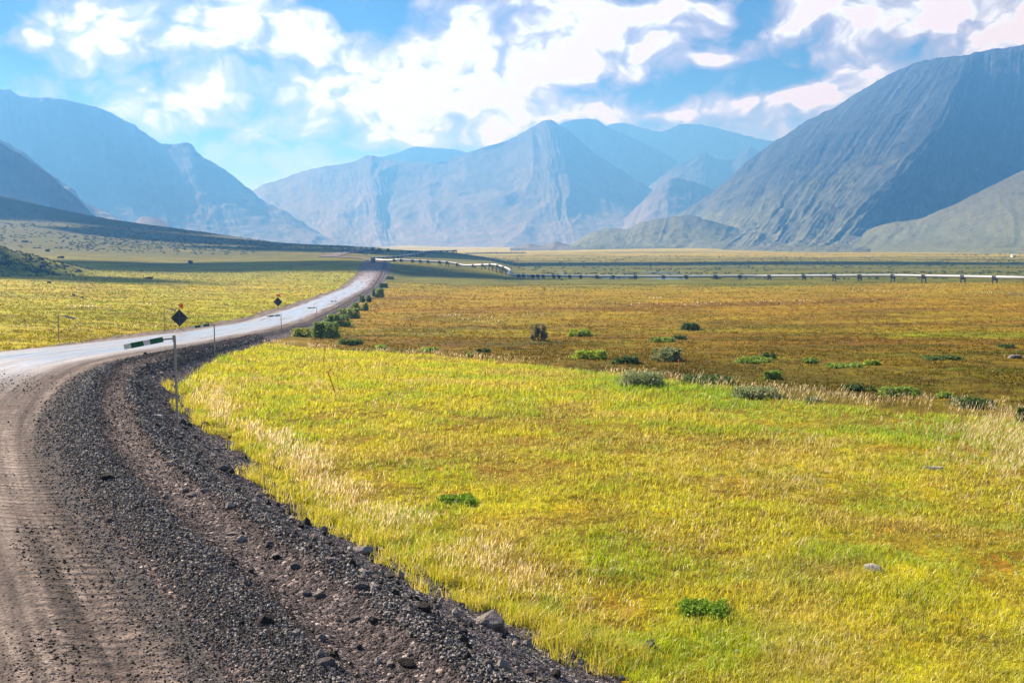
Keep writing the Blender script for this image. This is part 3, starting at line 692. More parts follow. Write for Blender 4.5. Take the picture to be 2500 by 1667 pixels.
# ---------------------------------------------------------------- clouds high beside the picture that shade the flats
M_cloud, _n = new_mat("cloud_white"); output(_n, principled(_n, (.9, .9, .9, 1), 1.0, spec=0))
def ico(sub):
    import bmesh
    b = bmesh.new(); bmesh.ops.create_icosphere(b, subdivisions=sub, radius=1.0)
    v = np.array([x.co[:] for x in b.verts]); f = np.array([[q.index for q in x.verts] for x in b.faces]); b.free(); return v, f
IV5, IF5 = ico(5); IV1, IF1 = ico(1); IV3, IF3 = ico(3)
CLZ = 1500.0
def cloud(px, py, hx, hy, rot, label, seed, D=None):
    g = at(px, py) if D is None else np.array(P3(px, py, D))
    c = g + S * ((CLZ - g[2]) / S[2])
    v = IV5.copy()
    n = fbm(v[:, 0] * 2 + seed, v[:, 1] * 2 + v[:, 2], 4, seed)
    n2 = fbm(v[:, 0] * 5 + seed, v[:, 1] * 5 - v[:, 2] * 2, 3, seed + 4)
    v = v * (1 + .9 * n + .3 * n2)[:, None]
    v[:, 2] = np.where(v[:, 2] < 0, v[:, 2] * .25, v[:, 2])
    v = v * np.array([hx, hy, 40 + .12 * min(hx, hy)])
    cr, sr = math.cos(R(rot)), math.sin(R(rot))
    v = np.stack([v[:, 0] * cr - v[:, 1] * sr, v[:, 0] * sr + v[:, 1] * cr, v[:, 2]], 1)
    o = link("cloud", mesh_np("cloud", v, None, IF5, smooth=True), M_cloud, label=label, category='cloud', group='clouds overhead shading the valley')
    o.location = c
cloud(500, 652, 140, 50, 8, "long flat white cloud overhead shading the road crest", 1)
cloud(1030, 666, 52, 20, 0, "small white cloud overhead shading the slope below the pipe", 2)
cloud(1500, 644, 330, 75, 4, "long thin white cloud overhead shading the river flats", 3)
cloud(2150, 643, 200, 42, 0, "thin white cloud overhead at the right of the river flats", 4)
cloud(60, 505, 250, 190, 0, "broad white cloud overhead shading the left hillside", 5)
cloud(560, 588, 160, 150, 0, "white cloud overhead shading the hillside skyline", 6)
cloud(60, 662, 55, 22, -5, "little white cloud overhead shading the foot of the knoll", 7)
cloud(1030, 617, 80, 60, 0, "white cloud overhead shading the pipeline rise", 8)

# ---------------------------------------------------------------- grass
def blades_mesh(name, Pn, h, wd, lean, colr, mat, kink=.5, tipw=0., **props):
    n = len(Pn); yaw = rng.uniform(0, 2 * math.pi, n)
    sx = np.stack([np.cos(yaw), np.sin(yaw), np.zeros(n)], 1) * (wd / 2)[:, None]
    L = np.stack([lean[:, 0], lean[:, 1], np.zeros(n)], 1)
    up = np.zeros((n, 3)); up[:, 2] = h
    mid = Pn + up * .55 + L * (h * .28)[:, None]; tip = Pn + up * np.clip(1 - .25 * np.linalg.norm(lean, axis=1), .4, 1)[:, None] + L * h[:, None]
    V = np.stack([Pn - sx, Pn + sx, mid - sx * .8, mid + sx * .8, tip], 1).reshape(-1, 3)
    k = np.arange(n)[:, None] * 5
    f4 = k + np.array([[0, 1, 3, 2]]); f3 = k + np.array([[2, 3, 4]])
    shade = np.array([1, 1, 1, 1, 1.0])
    cc = (colr[:, None, :] * shade[None, :, None]).reshape(-1, 3)
    return link(name, mesh_np(name, V, f4, f3, colr=cc), mat, **props)
def sample_fan(n, d0, d1, u0, u1, power=0.0):
    """points spread evenly in (bearing, log distance)"""
    d = np.exp(rng.uniform(math.log(d0), math.log(d1), n)); u = rng.uniform(u0, u1, n)
    return u * d, d
YG = np.array([.64, .64, .02]); GG = np.array([.32, .52, .012]); ST = np.array([.66, .50, .15]); BR = np.array([.20, .12, .05]); PK = np.array([.78, .66, .44])
def lerp(a, b, t): return a * (1 - t[:, None]) + b * t[:, None]
def pad_lim(X, Y): return np.interp(X / np.maximum(Y, 1), _pu, _pd)
def tufts(X, Y, nb, spread):
    n = len(X); X = np.repeat(X, nb) + rng.normal(0, spread, n * nb); Y = np.repeat(Y, nb) + rng.normal(0, spread, n * nb); return X, Y
# field grass
X, Y = sample_fan(150000, 11.5, 112, -.62, .62)
s = sdist(X, Y)
keep = (s > wsf(Y) - .05) & (pad_mask(X, Y) > .3) & (rng.random(len(X)) < np.clip(.25 + 1.4 * (s - wsf(Y)) / .5 + 2.2 * fbm(X / .9, Y / .9, 3, 141), 0, 1))
patch = fbm(X / 1.8 + 40, Y / 1.8, 3, 82); p2 = fbm(X / .7, Y / .7, 2, 85); p3 = fbm(X / 7, Y / 5, 3, 86)
edge = np.exp(-((s - wsf(Y)) / .8) ** 2)
bare = sstep(.05, .25, patch) * .55 * (1 - .7 * edge) * (1 - sstep(32, 46, Y)) + sstep(.1, .3, -p2) * .35
keep &= rng.random(len(X)) > bare
X, Y = X[keep], Y[keep]
nb = 6
X, Y = tufts(X, Y, nb, .05); n = len(X)
s = sdist(X, Y); ws = wsf(Y); edge = np.exp(-((s - ws) / .7) ** 2); back = pad_lim(X, Y) - Y
hgt = .07 + .10 * rng.random(n) ** 1.4 + .10 * np.clip(fbm(X / 3, Y / 3, 3, 87) + .2, 0, 1)
hgt = hgt * (1 + .9 * edge * sstep(-.1, .2, fbm(X / .8, Y / .8, 2, 88))) * (1 + .5 * sstep(25, 45, Y)) * (.7 + .45 * sstep(.25, -.1, fbm(X / 1.8 + 40, Y / 1.8, 3, 82)))
wd = .0088 * (Y / 18.) ** .75 * rng.uniform(.7, 1.4, n)
green = sstep(-.12, .25, fbm(X / 2.2, Y / 1.6, 3, 89)) * .75
green = np.clip(green + .9 * np.exp(-((back - 4.0) / 4.0) ** 2) * sstep(.0, .12, X / Y) + .25 * edge, 0, 1)
straw = np.clip(sstep(-.05, .2, fbm(X / 2.5 + 9, Y / 2.5, 3, 90)) * .5 + .22 * (rng.random(n) < .35), 0, .85) * (1 - .6 * green)
c = lerp(lerp(np.tile(YG, (n, 1)), GG, green), ST, straw)
c = lerp(c, BR, (rng.random(n) < .08 + .28 * sstep(.0, .25, fbm(X / 1.3, Y / 1.3, 3, 99)) * (Y < 40)) * .75)
c = c * (.12 + 1.25 * rng.random(n) ** .9)[:, None]
lean = np.stack([rng.normal(.25, .42, n), rng.normal(-.05, .38, n)], 1)
Z = H(X, Y)
blades_mesh("grass", np.stack([X, Y, Z - .02], 1), hgt, wd, lean, np.clip(c, 0, .9), M_blade, kind='stuff', label='bright yellow green grass covering the field beside the gravel shoulder', category='grass')
# pale seed stalks, in bands along both margins and long dead straws
X, Y = sample_fan(60000, 12, 118, -.45, .62)
s = sdist(X, Y); back = pad_lim(X, Y) - Y
pr = .8 * np.exp(-((s - wsf(Y) - 1.0) / .7) ** 2) * sstep(-.15, .1, fbm(X / 1.5, Y / 1.5, 2, 91) + .12) * sstep(14, 20, Y) * (1 - sstep(36, 48, Y))
pr = pr + .38 * np.exp(-((back + .6) / (1.2 + .02 * Y)) ** 2) * sstep(-.15, .1, fbm(X / 5, Y / 5, 2, 92))
pr = pr + .005 + .06 * sstep(.12, .3, fbm(X / 4, Y / 4, 2, 93)) + .5 * sstep(.40, .52, X / Y) * np.exp(-((back - 5) / 5) ** 2)
keep = (s > wsf(Y) + .05) & (rng.random(len(X)) < pr) & (back > -3)
X, Y = X[keep], Y[keep]; X, Y = tufts(X, Y, 4, .10); n = len(X); Z = H(X, Y)
hg = rng.uniform(.30, .52, n) * np.where(Y < 25, .8, 1); ln = np.stack([rng.normal(.25, .15, n), rng.normal(-.03, .15, n)], 1)
base = np.stack([X, Y, Z - .02], 1); ws_ = .004 * (Y / 18) ** .8
blades_mesh("seed_grass", base, hg, ws_ * 1.2, ln, np.tile(ST * .9, (n, 1)) * rng.uniform(.7, 1.1, n)[:, None], M_blade, kind='stuff', label='thin straw coloured grass stalks among the green grass', category='grass')
hp = base + np.stack([ln[:, 0] * hg * .72, ln[:, 1] * hg * .72, hg * .72], 1)
blades_mesh("seed_head_grass", hp, hg * .32, .013 * (Y / 25) ** .6, ln * 1.4, np.tile(PK, (n, 1)) * rng.uniform(.75, 1.15, n)[:, None], M_seed, kind='stuff', label='pale pinkish seed heads on tall grass along the field margins', category='grass')
X, Y = sample_fan(2600, 12, 40, -.3, .6); s = sdist(X, Y); keep = (s > wsf(Y) + .2); X, Y = X[keep], Y[keep]; n = len(X)
th = rng.uniform(0, 2 * math.pi, n); q = rng.uniform(1.2, 3.2, n)
blades_mesh("dead_straw", np.stack([X, Y, H(X, Y) + .02], 1), rng.uniform(.14, .30, n), .006 * (Y / 18) ** .7, np.stack([np.cos(th) * q, np.sin(th) * q], 1), np.tile(ST * 1.1, (n, 1)) * rng.uniform(.8, 1.2, n)[:, None], M_blade, kind='stuff', label='long bleached straws lying bent over the short grass', category='grass')
# big clumps on the gravel margin
cx_, cy_ = [], []
for py in np.linspace(935, 1640, 150):
    yy = float(Pz(900, py, 0)[1]); cx_.append(float(xr(yy)) + (float(wsf(yy)) + random.gauss(.12, .4)) / float(cosr(yy))); cy_.append(yy + random.uniform(-.3, .3))
cx_ = [a for a in cx_ if random.random() < .6] if 0 else cx_
X, Y = tufts(np.array(cx_), np.array(cy_), 80, .12); n = len(X)
blades_mesh("margin_grass", np.stack([X, Y, H(X, Y) - .02], 1), rng.uniform(.12, .42, n), .010 * (Y / 18) ** .6 * rng.uniform(.7, 1.3, n), np.stack([rng.normal(.1, .35, n), rng.normal(-.1, .3, n)], 1),
            lerp(np.tile(np.array([.50, .50, .02]), (n, 1)), ST, (rng.random(n) < .35) * .8) * rng.uniform(.6, 1.15, n)[:, None], M_blade, kind='stuff', label='tall bright green grass clumps along the edge of the gravel', category='grass')
# tundra tussocks, low and rough, on both sides
def tundra(name, nn, d0, d1, u0, u1, cond, hs, wsz, label, seed):
    X, Y = sample_fan(nn, d0, d1, u0, u1)
    k = cond(X, Y); X, Y = X[k], Y[k]; X, Y = tufts(X, Y, 5, .16); n = len(X)
    gcn = ground_color(X, Y); fac = rng.uniform(.5, 1.6, n) * (1 + 1.0 * fbm(X / 2, Y / 2, 3, seed))
    c = gcn * 1.25 * np.clip(fac, .15, 2.2)[:, None]
    c = np.where((rng.random(n) < .12)[:, None], np.array([.07, .10, .015]), c)
    c = np.where((rng.random(n) < .02)[:, None], np.array([.35, .29, .12]), c)
    sc_ = (Y / 60.) ** .55
    blades_mesh(name, np.stack([X, Y, H(X, Y) - .03], 1), hs * sc_ * rng.uniform(.5, 1.4, n), wsz * sc_ * rng.uniform(.6, 1.4, n), np.stack([rng.normal(.05, .5, n), rng.normal(0, .5, n)], 1), np.clip(c, 0, .8), M_leaf, kind='stuff', label=label, category='tundra plants')
tundra("tundra_tussocks", 90000, 38, 420, -.2, .62, lambda X, Y: (pad_mask(X, Y) < .4) & (sdist(X, Y) > wsf(Y) + .1) & (rng.random(len(X)) < .45 + 1.6 * fbm(X / 5, Y / 4, 3, 94)), .13, .05, 'rust and olive low tundra plants covering the plain right of the road', 95)
tundra("meadow_tussocks", 60000, 48, 520, -.62, -.05, lambda X, Y: (sdist(X, Y) < -wrf(Y) - 2.0) & (rng.random(len(X)) < .5 + 1.5 * fbm(X / 6, Y / 4, 3, 96)), .15, .055, 'yellow green low meadow plants left of the road', 97)
# cotton grass
def cotton(spots, label):
    PX = []; 
    for px, py, wx, wy, m in spots:
        for _ in range(m):
            g = at(px + random.gauss(0, wx), py + random.gauss(0, wy))
            if g is not None: PX.append(g)
    PX = np.array(PX); n = len(PX); sz = .0006 * PX[:, 1] + .015
    base = PX + np.array([0, 0, .25])
    blades_mesh("cotton_grass", base, sz * 1.2, sz, rng.normal(0, .2, (n, 2)), np.tile(np.array([.8, .76, .66]), (n, 1)), M_seed, kind='stuff', label=label, category='cotton grass')
cotton([(205, 750, 24, 1.5, 45), (360, 745, 20, 1, 14), (60, 800, 50, 5, 24), (230, 805, 60, 4, 26), (350, 800, 50, 4, 16), (600, 700, 20, 2, 12)], 'white cotton grass tufts dotted through the meadow left of the road')
cotton([(1110, 773, 30, 2, 45), (1180, 785, 30, 6, 35), (1260, 772, 60, 2, 30), (1600, 729, 12, 1, 22), (1580, 745, 120, 3, 50), (1800, 741, 80, 2, 40), (2420, 717, 30, 1.5, 22), (2150, 712, 60, 2, 30), (1950, 737, 50, 1, 30)], 'white cotton grass tufts dotted over the golden plain right of the road')

# ---------------------------------------------------------------- gravel stones
def stones(name, X, Y, size, colr, label, flat=.85, sink=.12):
    n = len(X); Z = H(X, Y); B = IV1 if n < 9000 else ico(1)[0]
    if n >= 9000:
        import bmesh
        b = bmesh.new(); bmesh.ops.create_icosphere(b, subdivisions=1, radius=1.0)
        bmesh.ops.delete(b, geom=[], context='VERTS'); b.free()
    v = B; f = IF1
    nv = len(v)
    V = v[None] * rng.uniform(.7, 1.25, (n, nv, 1))
    sc3 = np.stack([rng.uniform(.7, 1.4, n), rng.uniform(.6, 1.1, n), rng.uniform(.45, .9, n) * flat / .6], 1) * size[:, None] / 2
    V = V * sc3[:, None, :]
    a = rng.uniform(0, 2 * math.pi, n); ca, sa = np.cos(a)[:, None], np.sin(a)[:, None]
    V = np.stack([V[..., 0] * ca - V[..., 1] * sa, V[..., 0] * sa + V[..., 1] * ca, V[..., 2]], -1)
    V += np.stack([X, Y, Z + size * (.3 - sink)], 1)[:, None]
    Fc = (np.arange(n)[:, None, None] * nv + f[None]).reshape(-1, 3)
    return link(name, mesh_np(name, V.reshape(-1, 3), None, Fc, colr=np.repeat(colr, nv, 0)), M_cstone, kind='stuff', label=label, category='gravel')
def grey(n, lo=.004, hi=.11):
    g = lo + (hi - lo) * rng.random(n) ** 2.6; t = rng.uniform(-.05, .06, n)
    c = np.stack([g * (1.07 + t), g, g * (.92 - t)], 1)
    m = rng.random(n) < .06; c[m] = c[m] * 0 + np.array([.17, .16, .15]) * rng.uniform(.7, 1.2, (m.sum(), 1)); return c
nn = 230000
Y = np.concatenate([np.exp(rng.uniform(math.log(8.5), math.log(40), nn)), np.exp(rng.uniform(math.log(38), math.log(90), nn // 6))])
sn = rng.uniform(-.10, 1.03, len(Y)); ws = wsf(Y); X = xr(Y) + sn * ws / cosr(Y)
wav = .05 * fbm(Y / .8, Y * 0, 3, 131)
den = np.interp(sn + wav, [-.10, -.02, .02, .06, .21, .27, .39, .44, .56, .66, 1.0, 1.03], [.10, .3, .5, 1, .9, .2, .2, .75, .7, .50, .42, 0])
keep = (rng.random(len(X)) < den) & (np.abs(X / Y) < .62); X, Y, sn = X[keep], Y[keep], sn[keep]; n = len(X)
size = (.014 + .038 * rng.random(n) ** 2.6) * (Y / 18) ** .5 * np.where((sn > .42) & (sn < .60), 1.5, 1) * np.where((sn > .04) & (sn < .22), 1.15, 1)
gcs = grey(n, .035, .34) * np.where(((sn > .23) & (sn < .42))[:, None], np.array([1.05, .92, .84]), 1)
size = size * np.where(sn > .62, .8, 1)
stones("gravel", X, Y, size, gcs, 'loose dark grey gravel heaped along the road shoulder')
X, Y = sample_fan(60000, 10.5, 60, -.62, -.1); s = sdist(X, Y)
den = .06 + .8 * sstep(-.02, .2, fbm(s * .9, Y / 5, 3, 101)) + .5 * np.exp(-(s / .5) ** 2)
keep = (s < 0) & (s > -9) & (rng.random(len(X)) < den * (1 - sstep(30, 44, Y))); X, Y = X[keep], Y[keep]; n = len(X)
stones("road_gravel", X, Y, (.018 + .035 * rng.random(n) ** 2.5) * (Y / 18) ** .5, grey(n, .003, .10), 'small loose stones scattered over the packed road surface', sink=.2)
# bigger pieces of rubble on the slope
X, Y = sample_fan(5200, 11, 70, -.5, .12); s = sdist(X, Y); sn = s / wsf(Y)
den = np.interp(sn, [.06, .1, .45, .5, .7, .95, 1.15], [0, .12, .1, .7, .6, .22, 0]); keep = (rng.random(len(X)) < den); X, Y = X[keep], Y[keep]; n = len(X)
stones("rubble", X, Y, (.06 + .13 * rng.random(n) ** 3) * (Y / 20) ** .3, grey(n, .02, .22), 'fist sized broken rubble along the gravel slope')

# ---------------------------------------------------------------- individual rocks
def rock(px, py, wpx, mat, label, cat='rock', asp=(1, .8, .6), seed=0, name='rock', group=None, rot=None):
    g = at(px, py)
    wid = wpx * g[1] / F
    v = IV3.copy(); r_ = np.random.default_rng(seed + int(px))
    # chop with random planes for a broken, angular look
    for _ in range(11):
        nrm = r_.normal(size=3); nrm /= np.linalg.norm(nrm); dlim = r_.uniform(.55, .85)
        dd = v @ nrm; v = v - np.where(dd > dlim, (dd - dlim) * .93, 0)[:, None] * nrm
    v = v * (1 + .14 * fbm(v[:, 0] * 3 + seed, v[:, 1] * 3 + v[:, 2] * 2, 3, seed + 1))[:, None]
    a = R(rot) if rot is not None else r_.uniform(-.5, .5)
    v = v * np.array(asp) * wid / 2 / asp[0] * 1.12
    v = np.stack([v[:, 0] * math.cos(a) - v[:, 1] * math.sin(a), v[:, 0] * math.sin(a) + v[:, 1] * math.cos(a), v[:, 2]], 1)
    o = link(name, mesh_np(name, v, None, IF3), mat, label=label, category=cat)
    if group: o['group'] = group
    o.location = (g[0], g[1], g[2] + .18 * asp[2] * wid / asp[0])
    return o
G1 = 'rocks lying on the gravel slope'
rk = [
 (1196, 1525, 88, M_pale, "largest pale boulder at the foot of the gravel slope", (1, .75, .62), -25),
 (1030, 1492, 42, M_dark, "black crumbly clod left of the largest pale boulder", (1, .9, .85), 0),
 (883, 1348, 58, M_pale, "flat topped grey rock touching the tall grass edge", (1, .8, .5), 0),
 (812, 1368, 40, M_pale, "pale wedge shaped rock just left below the flat topped rock", (1, .5, .4), -20),
 (387, 1022, 26, M_white, "pale lumpy rock just left of the foot of the near marker post", (1, .8, .75), 0),
 (498, 1042, 27, M_dark, "black clod at the grass tip right of the near marker post", (1, .8, .7), 0),
 (538, 1144, 50, M_grey, "long grey rock lying level below the near marker post", (1, .5, .38), -12),
 (459, 1154, 36, M_dark, "flat black slab left of the long grey rock", (1, .6, .35), -5),
 (419, 1129, 23, M_pale, "small flat pale stone above the black slab", (1, .6, .4), 0),
 (489, 1106, 17, M_grey, "small rounded grey stone above the long grey rock", (1, .8, .6), 0),
 (436, 1069, 20, M_grey, "small grey stone straight below the near marker post", (1, .8, .6), 0),
 (264, 1170, 31, M_dark, "black clod alone on the upper windrow beside the road edge", (1, .8, .75), 0),
 (563, 1237, 27, M_pale, "egg shaped grey pink stone below the long grey rock", (1, .75, .75), 0),
 (502, 1201, 26, M_pale, "pale stone at the right of the cluster of three", (1, .7, .55), 0),
 (468, 1212, 25, M_pale, "pale stone at the bottom of the cluster of three", (1, .7, .6), 0),
 (453, 1198, 20, M_pale, "pale stone at the top left of the cluster of three", (1, .8, .7), 0),
 (655, 1212, 36, M_dark, "thin black slab close to the grass halfway down the slope", (1, .4, .3), -8),
 (566, 1304, 34, M_pale, "thin flat slab of pale brown stone in the rubble row", (1, .5, .25), -10),
 (588, 1320, 25, M_pale, "pale blue grey block under the thin flat slab", (1, .8, .7), 0),
 (676, 1363, 27, M_dark, "dark brown block in the middle of the rubble row", (1, .8, .7), 0),
 (732, 1289, 22, M_dark, "dark stone on the smooth grey gravel near the grass", (1, .8, .8), 0),
 (655, 1332, 26, M_grey, "grey block above the dark brown block", (1, .8, .7), 0),
 (723, 1384, 28, M_grey, "grey stone right below the dark brown block", (1, .8, .6), 0),
 (778, 1455, 30, M_pale, "pale angular stone in the lower rubble row", (1, .8, .8), 0),
 (748, 1452, 26, M_grey, "grey angular stone touching the pale one in the lower rubble row", (1, .8, .8), 0),
 (882, 1433, 35, M_grey, "grey broken stone midway between lower rubble row and grass", (1, .8, .7), 0),
 (866, 1512, 32, M_grey, "squarish grey stone below the lower rubble row", (1, .8, .5), 0),
 (651, 1520, 46, M_dark, "large black clod lying in the brown wheel track", (1, .85, .7), 0),
 (591, 1522, 18, M_dark, "small black clod left of the large one in the wheel track", (1, .8, .7), 0),
 (264, 1272, 26, M_grey, "rounded brownish stone half buried in the upper windrow", (1, .8, .6), 0),
 (795, 1622, 46, M_grey, "rough grey lump nearest the bottom of the picture", (1, .8, .6), 0),
 (1189, 1624, 31, M_grey, "brown grey cobble below the largest pale boulder", (1, .8, .8), 0),
 (992, 1622, 52, M_dark, "long dark clod on the lower slope left of the brown grey cobble", (1, .5, .45), -28),
 (916, 1434, 28, M_pale, "bright rounded stone on the slope left of the black crumbly clod", (1, .8, .5), 0),
 (938, 1446, 20, M_grey, "dark grey cobble beside the bright rounded stone", (1, .8, .6), 0)]
for i, (px, py, wpx, mt, lb, asp, rt_) in enumerate(rk): rock(px, py, wpx, mt, lb, asp=asp, seed=i * 7 + 1, group=G1, rot=rt_)
G2 = 'stones lying in the grass'
for i, (px, py, wpx, mt, lb, asp) in enumerate([
 (2131, 1396, 50, M_white, "white rock lying alone in the grass at lower right", (1, .7, .6)),
 (2280, 1145, 46, M_white, "flat bleached stone in the grass near the right edge", (1, .5, .3)),
 (1585, 1580, 34, M_grey, "dark squarish rock in the grass near the bottom edge", (1, .9, .9)),
 (1803, 1590, 22, M_white, "small white stone on bare soil near the bottom edge", (1, .6, .45)),
 (2476, 873, 34, M_pale, "pale stone on the brown tundra at the far right", (1, .6, .4)),
 (657, 838, 9, M_white, "tiny white stone where the grass field meets the far shoulder", (1, .7, .7)),
 (606, 882, 9, M_white, "tiny white stone in the grass below the second marker post", (1, .8, .8)),
 (2290, 1308, 10, M_white, "tiny white stone in a bare patch right of the white rock", (1, .8, .6))]):
    rock(px, py, wpx, mt, lb, asp=asp, seed=i * 5 + 300, group=G2)
G3 = 'rocks in the left meadow'
for i, (px, py, wpx, mt, lb, asp) in enumerate([
 (465, 643, 16, M_dark, "dark boulder standing alone high in the left meadow", (1, .8, .7)),
 (362, 681, 22, M_dark, "long low dark rock in the middle of the left meadow", (1, .5, .35)),
 (345, 663, 10, M_dark, "small dark rock above the long low one in the left meadow", (1, .6, .5)),
 (120, 691, 13, M_dark, "dark rock in the sunny meadow below the knoll", (1, .6, .5)),
 (180, 722, 9, M_pale, "small brownish pale rock in the near left meadow", (1, .8, .8)),
 (199, 727, 9, M_dark, "small dark rock beside the pale one in the near left meadow", (1, .8, .6)),
 (268, 755, 14, M_white, "short white log lying among the cotton grass", (1, .2, .16)),
 (6, 645, 26, M_grey, "grey outcrop at the left edge on the knoll", (1, .7, .7)),
 (105, 652, 18, M_grey, "grey outcrop low on the shaded side of the knoll", (1, .7, .6)),
 (100, 634, 13, M_dark, "dark outcrop above the grey one on the knoll", (1, .7, .7)),
 (115, 614, 13, M_dark, "dark outcrop on the skyline of the knoll", (1, .6, .7)),
 (148, 630, 16, M_dark, "dark outcrop on the lower skyline of the knoll", (1, .6, .5)),
 (60, 592, 15, M_dark, "dark outcrop near the top of the knoll", (1, .6, .6))]):
    rock(px, py, wpx, mt, lb, asp=asp, seed=i * 3 + 500, group=G3)

# ---------------------------------------------------------------- shrubs
def shrub(px, py, wpx, hpx, c, label, dens=1.0, seed=0, group='willow shrubs on the tundra', name='willow_shrub'):
    g = at(px, py if name != 'skyline_bush' else py + 4)
    if g is None: return
    r_ = np.random.default_rng(seed + int(px) * 3)
    wd = wpx * g[1] / F; ht = hpx * g[1] / F * (.62 if 'embankment' in group else .5 if name == 'herb_clump' else .8)
    root = thing(name, (g[0], g[1], g[2]), label, 'shrub', group)
    n = int(np.clip(4.2 * wpx * hpx * dens, 220, 9000)); leaf = max(.03, g[1] * .0010)
    nl = max(5, int(wpx / 5)); lobes = np.stack([r_.uniform(-.42, .42, nl) * wd, r_.uniform(-.35, .35, nl) * wd * .8, r_.uniform(.2, .62, nl) * ht], 1)
    lr = r_.uniform(.07, .20, nl) * wd; lobes[:, 2] *= (1 - .8 * (lobes[:, 0] / wd * 1.9) ** 2)
    k = r_.integers(0, nl, n); dv = r_.normal(size=(n, 3)); dv /= np.linalg.norm(dv, axis=1)[:, None]; rad = np.abs(r_.normal(0, .75, n))
    Pn = lobes[k] + dv * (lr[k] * rad)[:, None] * np.array([1, 1, min(1.3, ht / wd * 1.8)])
    # twigs poking out of the top
    m = r_.random(n) < .2; Pn[m, 2] = r_.uniform(.5, 1.0, m.sum()) * ht; Pn[m, 0] = lobes[k[m], 0] + r_.normal(0, .04, m.sum()) * wd
    Pn[:, 2] = np.clip(Pn[:, 2], .01, None)
    a = r_.normal(size=(n, 3)); a /= np.linalg.norm(a, axis=1)[:, None]; b = np.cross(a, r_.normal(size=(n, 3))); b /= np.linalg.norm(b, axis=1)[:, None]
    L = leaf * r_.uniform(.7, 1.5, n)[:, None]
    V = np.stack([Pn - a * L, Pn + b * L * .45, Pn + a * L, Pn - b * L * .45], 1).reshape(-1, 3)
    Fc = np.arange(n)[:, None] * 4 + np.array([[0, 1, 2, 3]])
    cc = np.array(c)[None] * (2.3 if 'embankment' in group else 1.65) * r_.uniform(.55, 1.45, n)[:, None]; cc[r_.random(n) < .1] *= np.array([1.5, 1.3, .9])
    link('foliage', mesh_np('foliage', V, Fc, None, colr=np.repeat(np.clip(cc, 0, .8), 4, 0)), M_leaf, root)
    mb = MB()
    for q in range(7):
        e = lobes[q % nl]; mb.tube([(e[0] * .2, e[1] * .2, -.05), (e[0] * .7, e[1] * .7, e[2] * .6), (e[0] * 1.1, e[1] * 1.1, max(.7 * ht, e[2]) * r_.uniform(.8, 1.25))], [ht * .02 + .01, ht * .013 + .006, .004 + .004 * ht], 5)
    part('stems', mb, M_wood, root)
GR = (.13, .19, .035); GD = (.055, .09, .025); GY_ = (.15, .18, .085); GB = (.19, .25, .03)
for i, a in enumerate([
 (1316, 832, 42, 50, (.12, .12, .06), "tall wispy leafless looking shrub on the rusty tundra", .35),
 (1418, 822, 60, 22, GB, "bright green low shrub right of the tall wispy shrub"),
 (1686, 806, 42, 22, GD, "dark rounded shrub standing farthest out on the tundra"),
 (1617, 834, 60, 13, GR, "flat green mat below the farthest dark shrub"),
 (1659, 829, 38, 12, GD, "small dark mat touching the right of the flat green mat"),
 (1628, 880, 70, 38, GY_, "grey green shrub directly behind the large grey green shrub"),
 (1443, 876, 85, 26, GB, "bright yellow green spreading shrub beside pale dry grass"),
 (1526, 886, 66, 20, GD, "dark low shrub just right of the bright spreading shrub"),
 (1565, 942, 118, 44, GY_, "large grey green willow shrub at the back edge of the bright grass"),
 (1728, 937, 130, 24, GD, "long low dark green hedge like shrub right of the thin orange stake"),
 (1885, 926, 52, 26, GR, "green shrub right of the long low hedge like shrub"),
 (1845, 968, 115, 28, GY_, "silvery grey shrub on the edge of the bright grass"),
 (1838, 886, 90, 18, GR, "green spreading shrub above the long low hedge like shrub"),
 (1872, 874, 32, 16, GD, "little dark shrub above the green spreading shrub"),
 (2096, 952, 66, 16, GD, "flat dark shrub in the middle of the right hand tundra"),
 (2195, 965, 88, 26, GR, "olive shrub right of the flat dark shrub"),
 (2057, 897, 92, 14, GR, "low green patch of shrub in a line of three, leftmost"),
 (2129, 891, 45, 14, GB, "brighter low shrub right of the leftmost green patch"),
 (1979, 883, 40, 11, GR, "small green tuft shrub left of the low green patches"),
 (2295, 972, 50, 18, GR, "small olive shrub left of the dark twiggy shrub"),
 (2372, 992, 92, 26, GD, "dark twiggy shrub near the right edge of the tundra"),
 (2493, 1034, 34, 50, GD, "tall dark shrub cut by the right edge"),
 (2305, 877, 92, 11, GD, "long dark strip of shrub at far right of the tundra"),
 (1990, 984, 46, 20, GY_, "grey tufted shrub just above the dry grass margin"),
 (2455, 850, 40, 12, GD, "small dark shrub above the pale stone at far right"),
 (1145, 872, 26, 14, GB, "small bright green shrub behind the pale dry grass"),
 (1181, 858, 32, 9, GD, "small flat dark shrub behind the bright green one")]):
    shrub(*a[:6], a[6] if len(a) > 6 else 1.0, seed=i * 11)
G4 = 'shrubs growing along the road embankment'
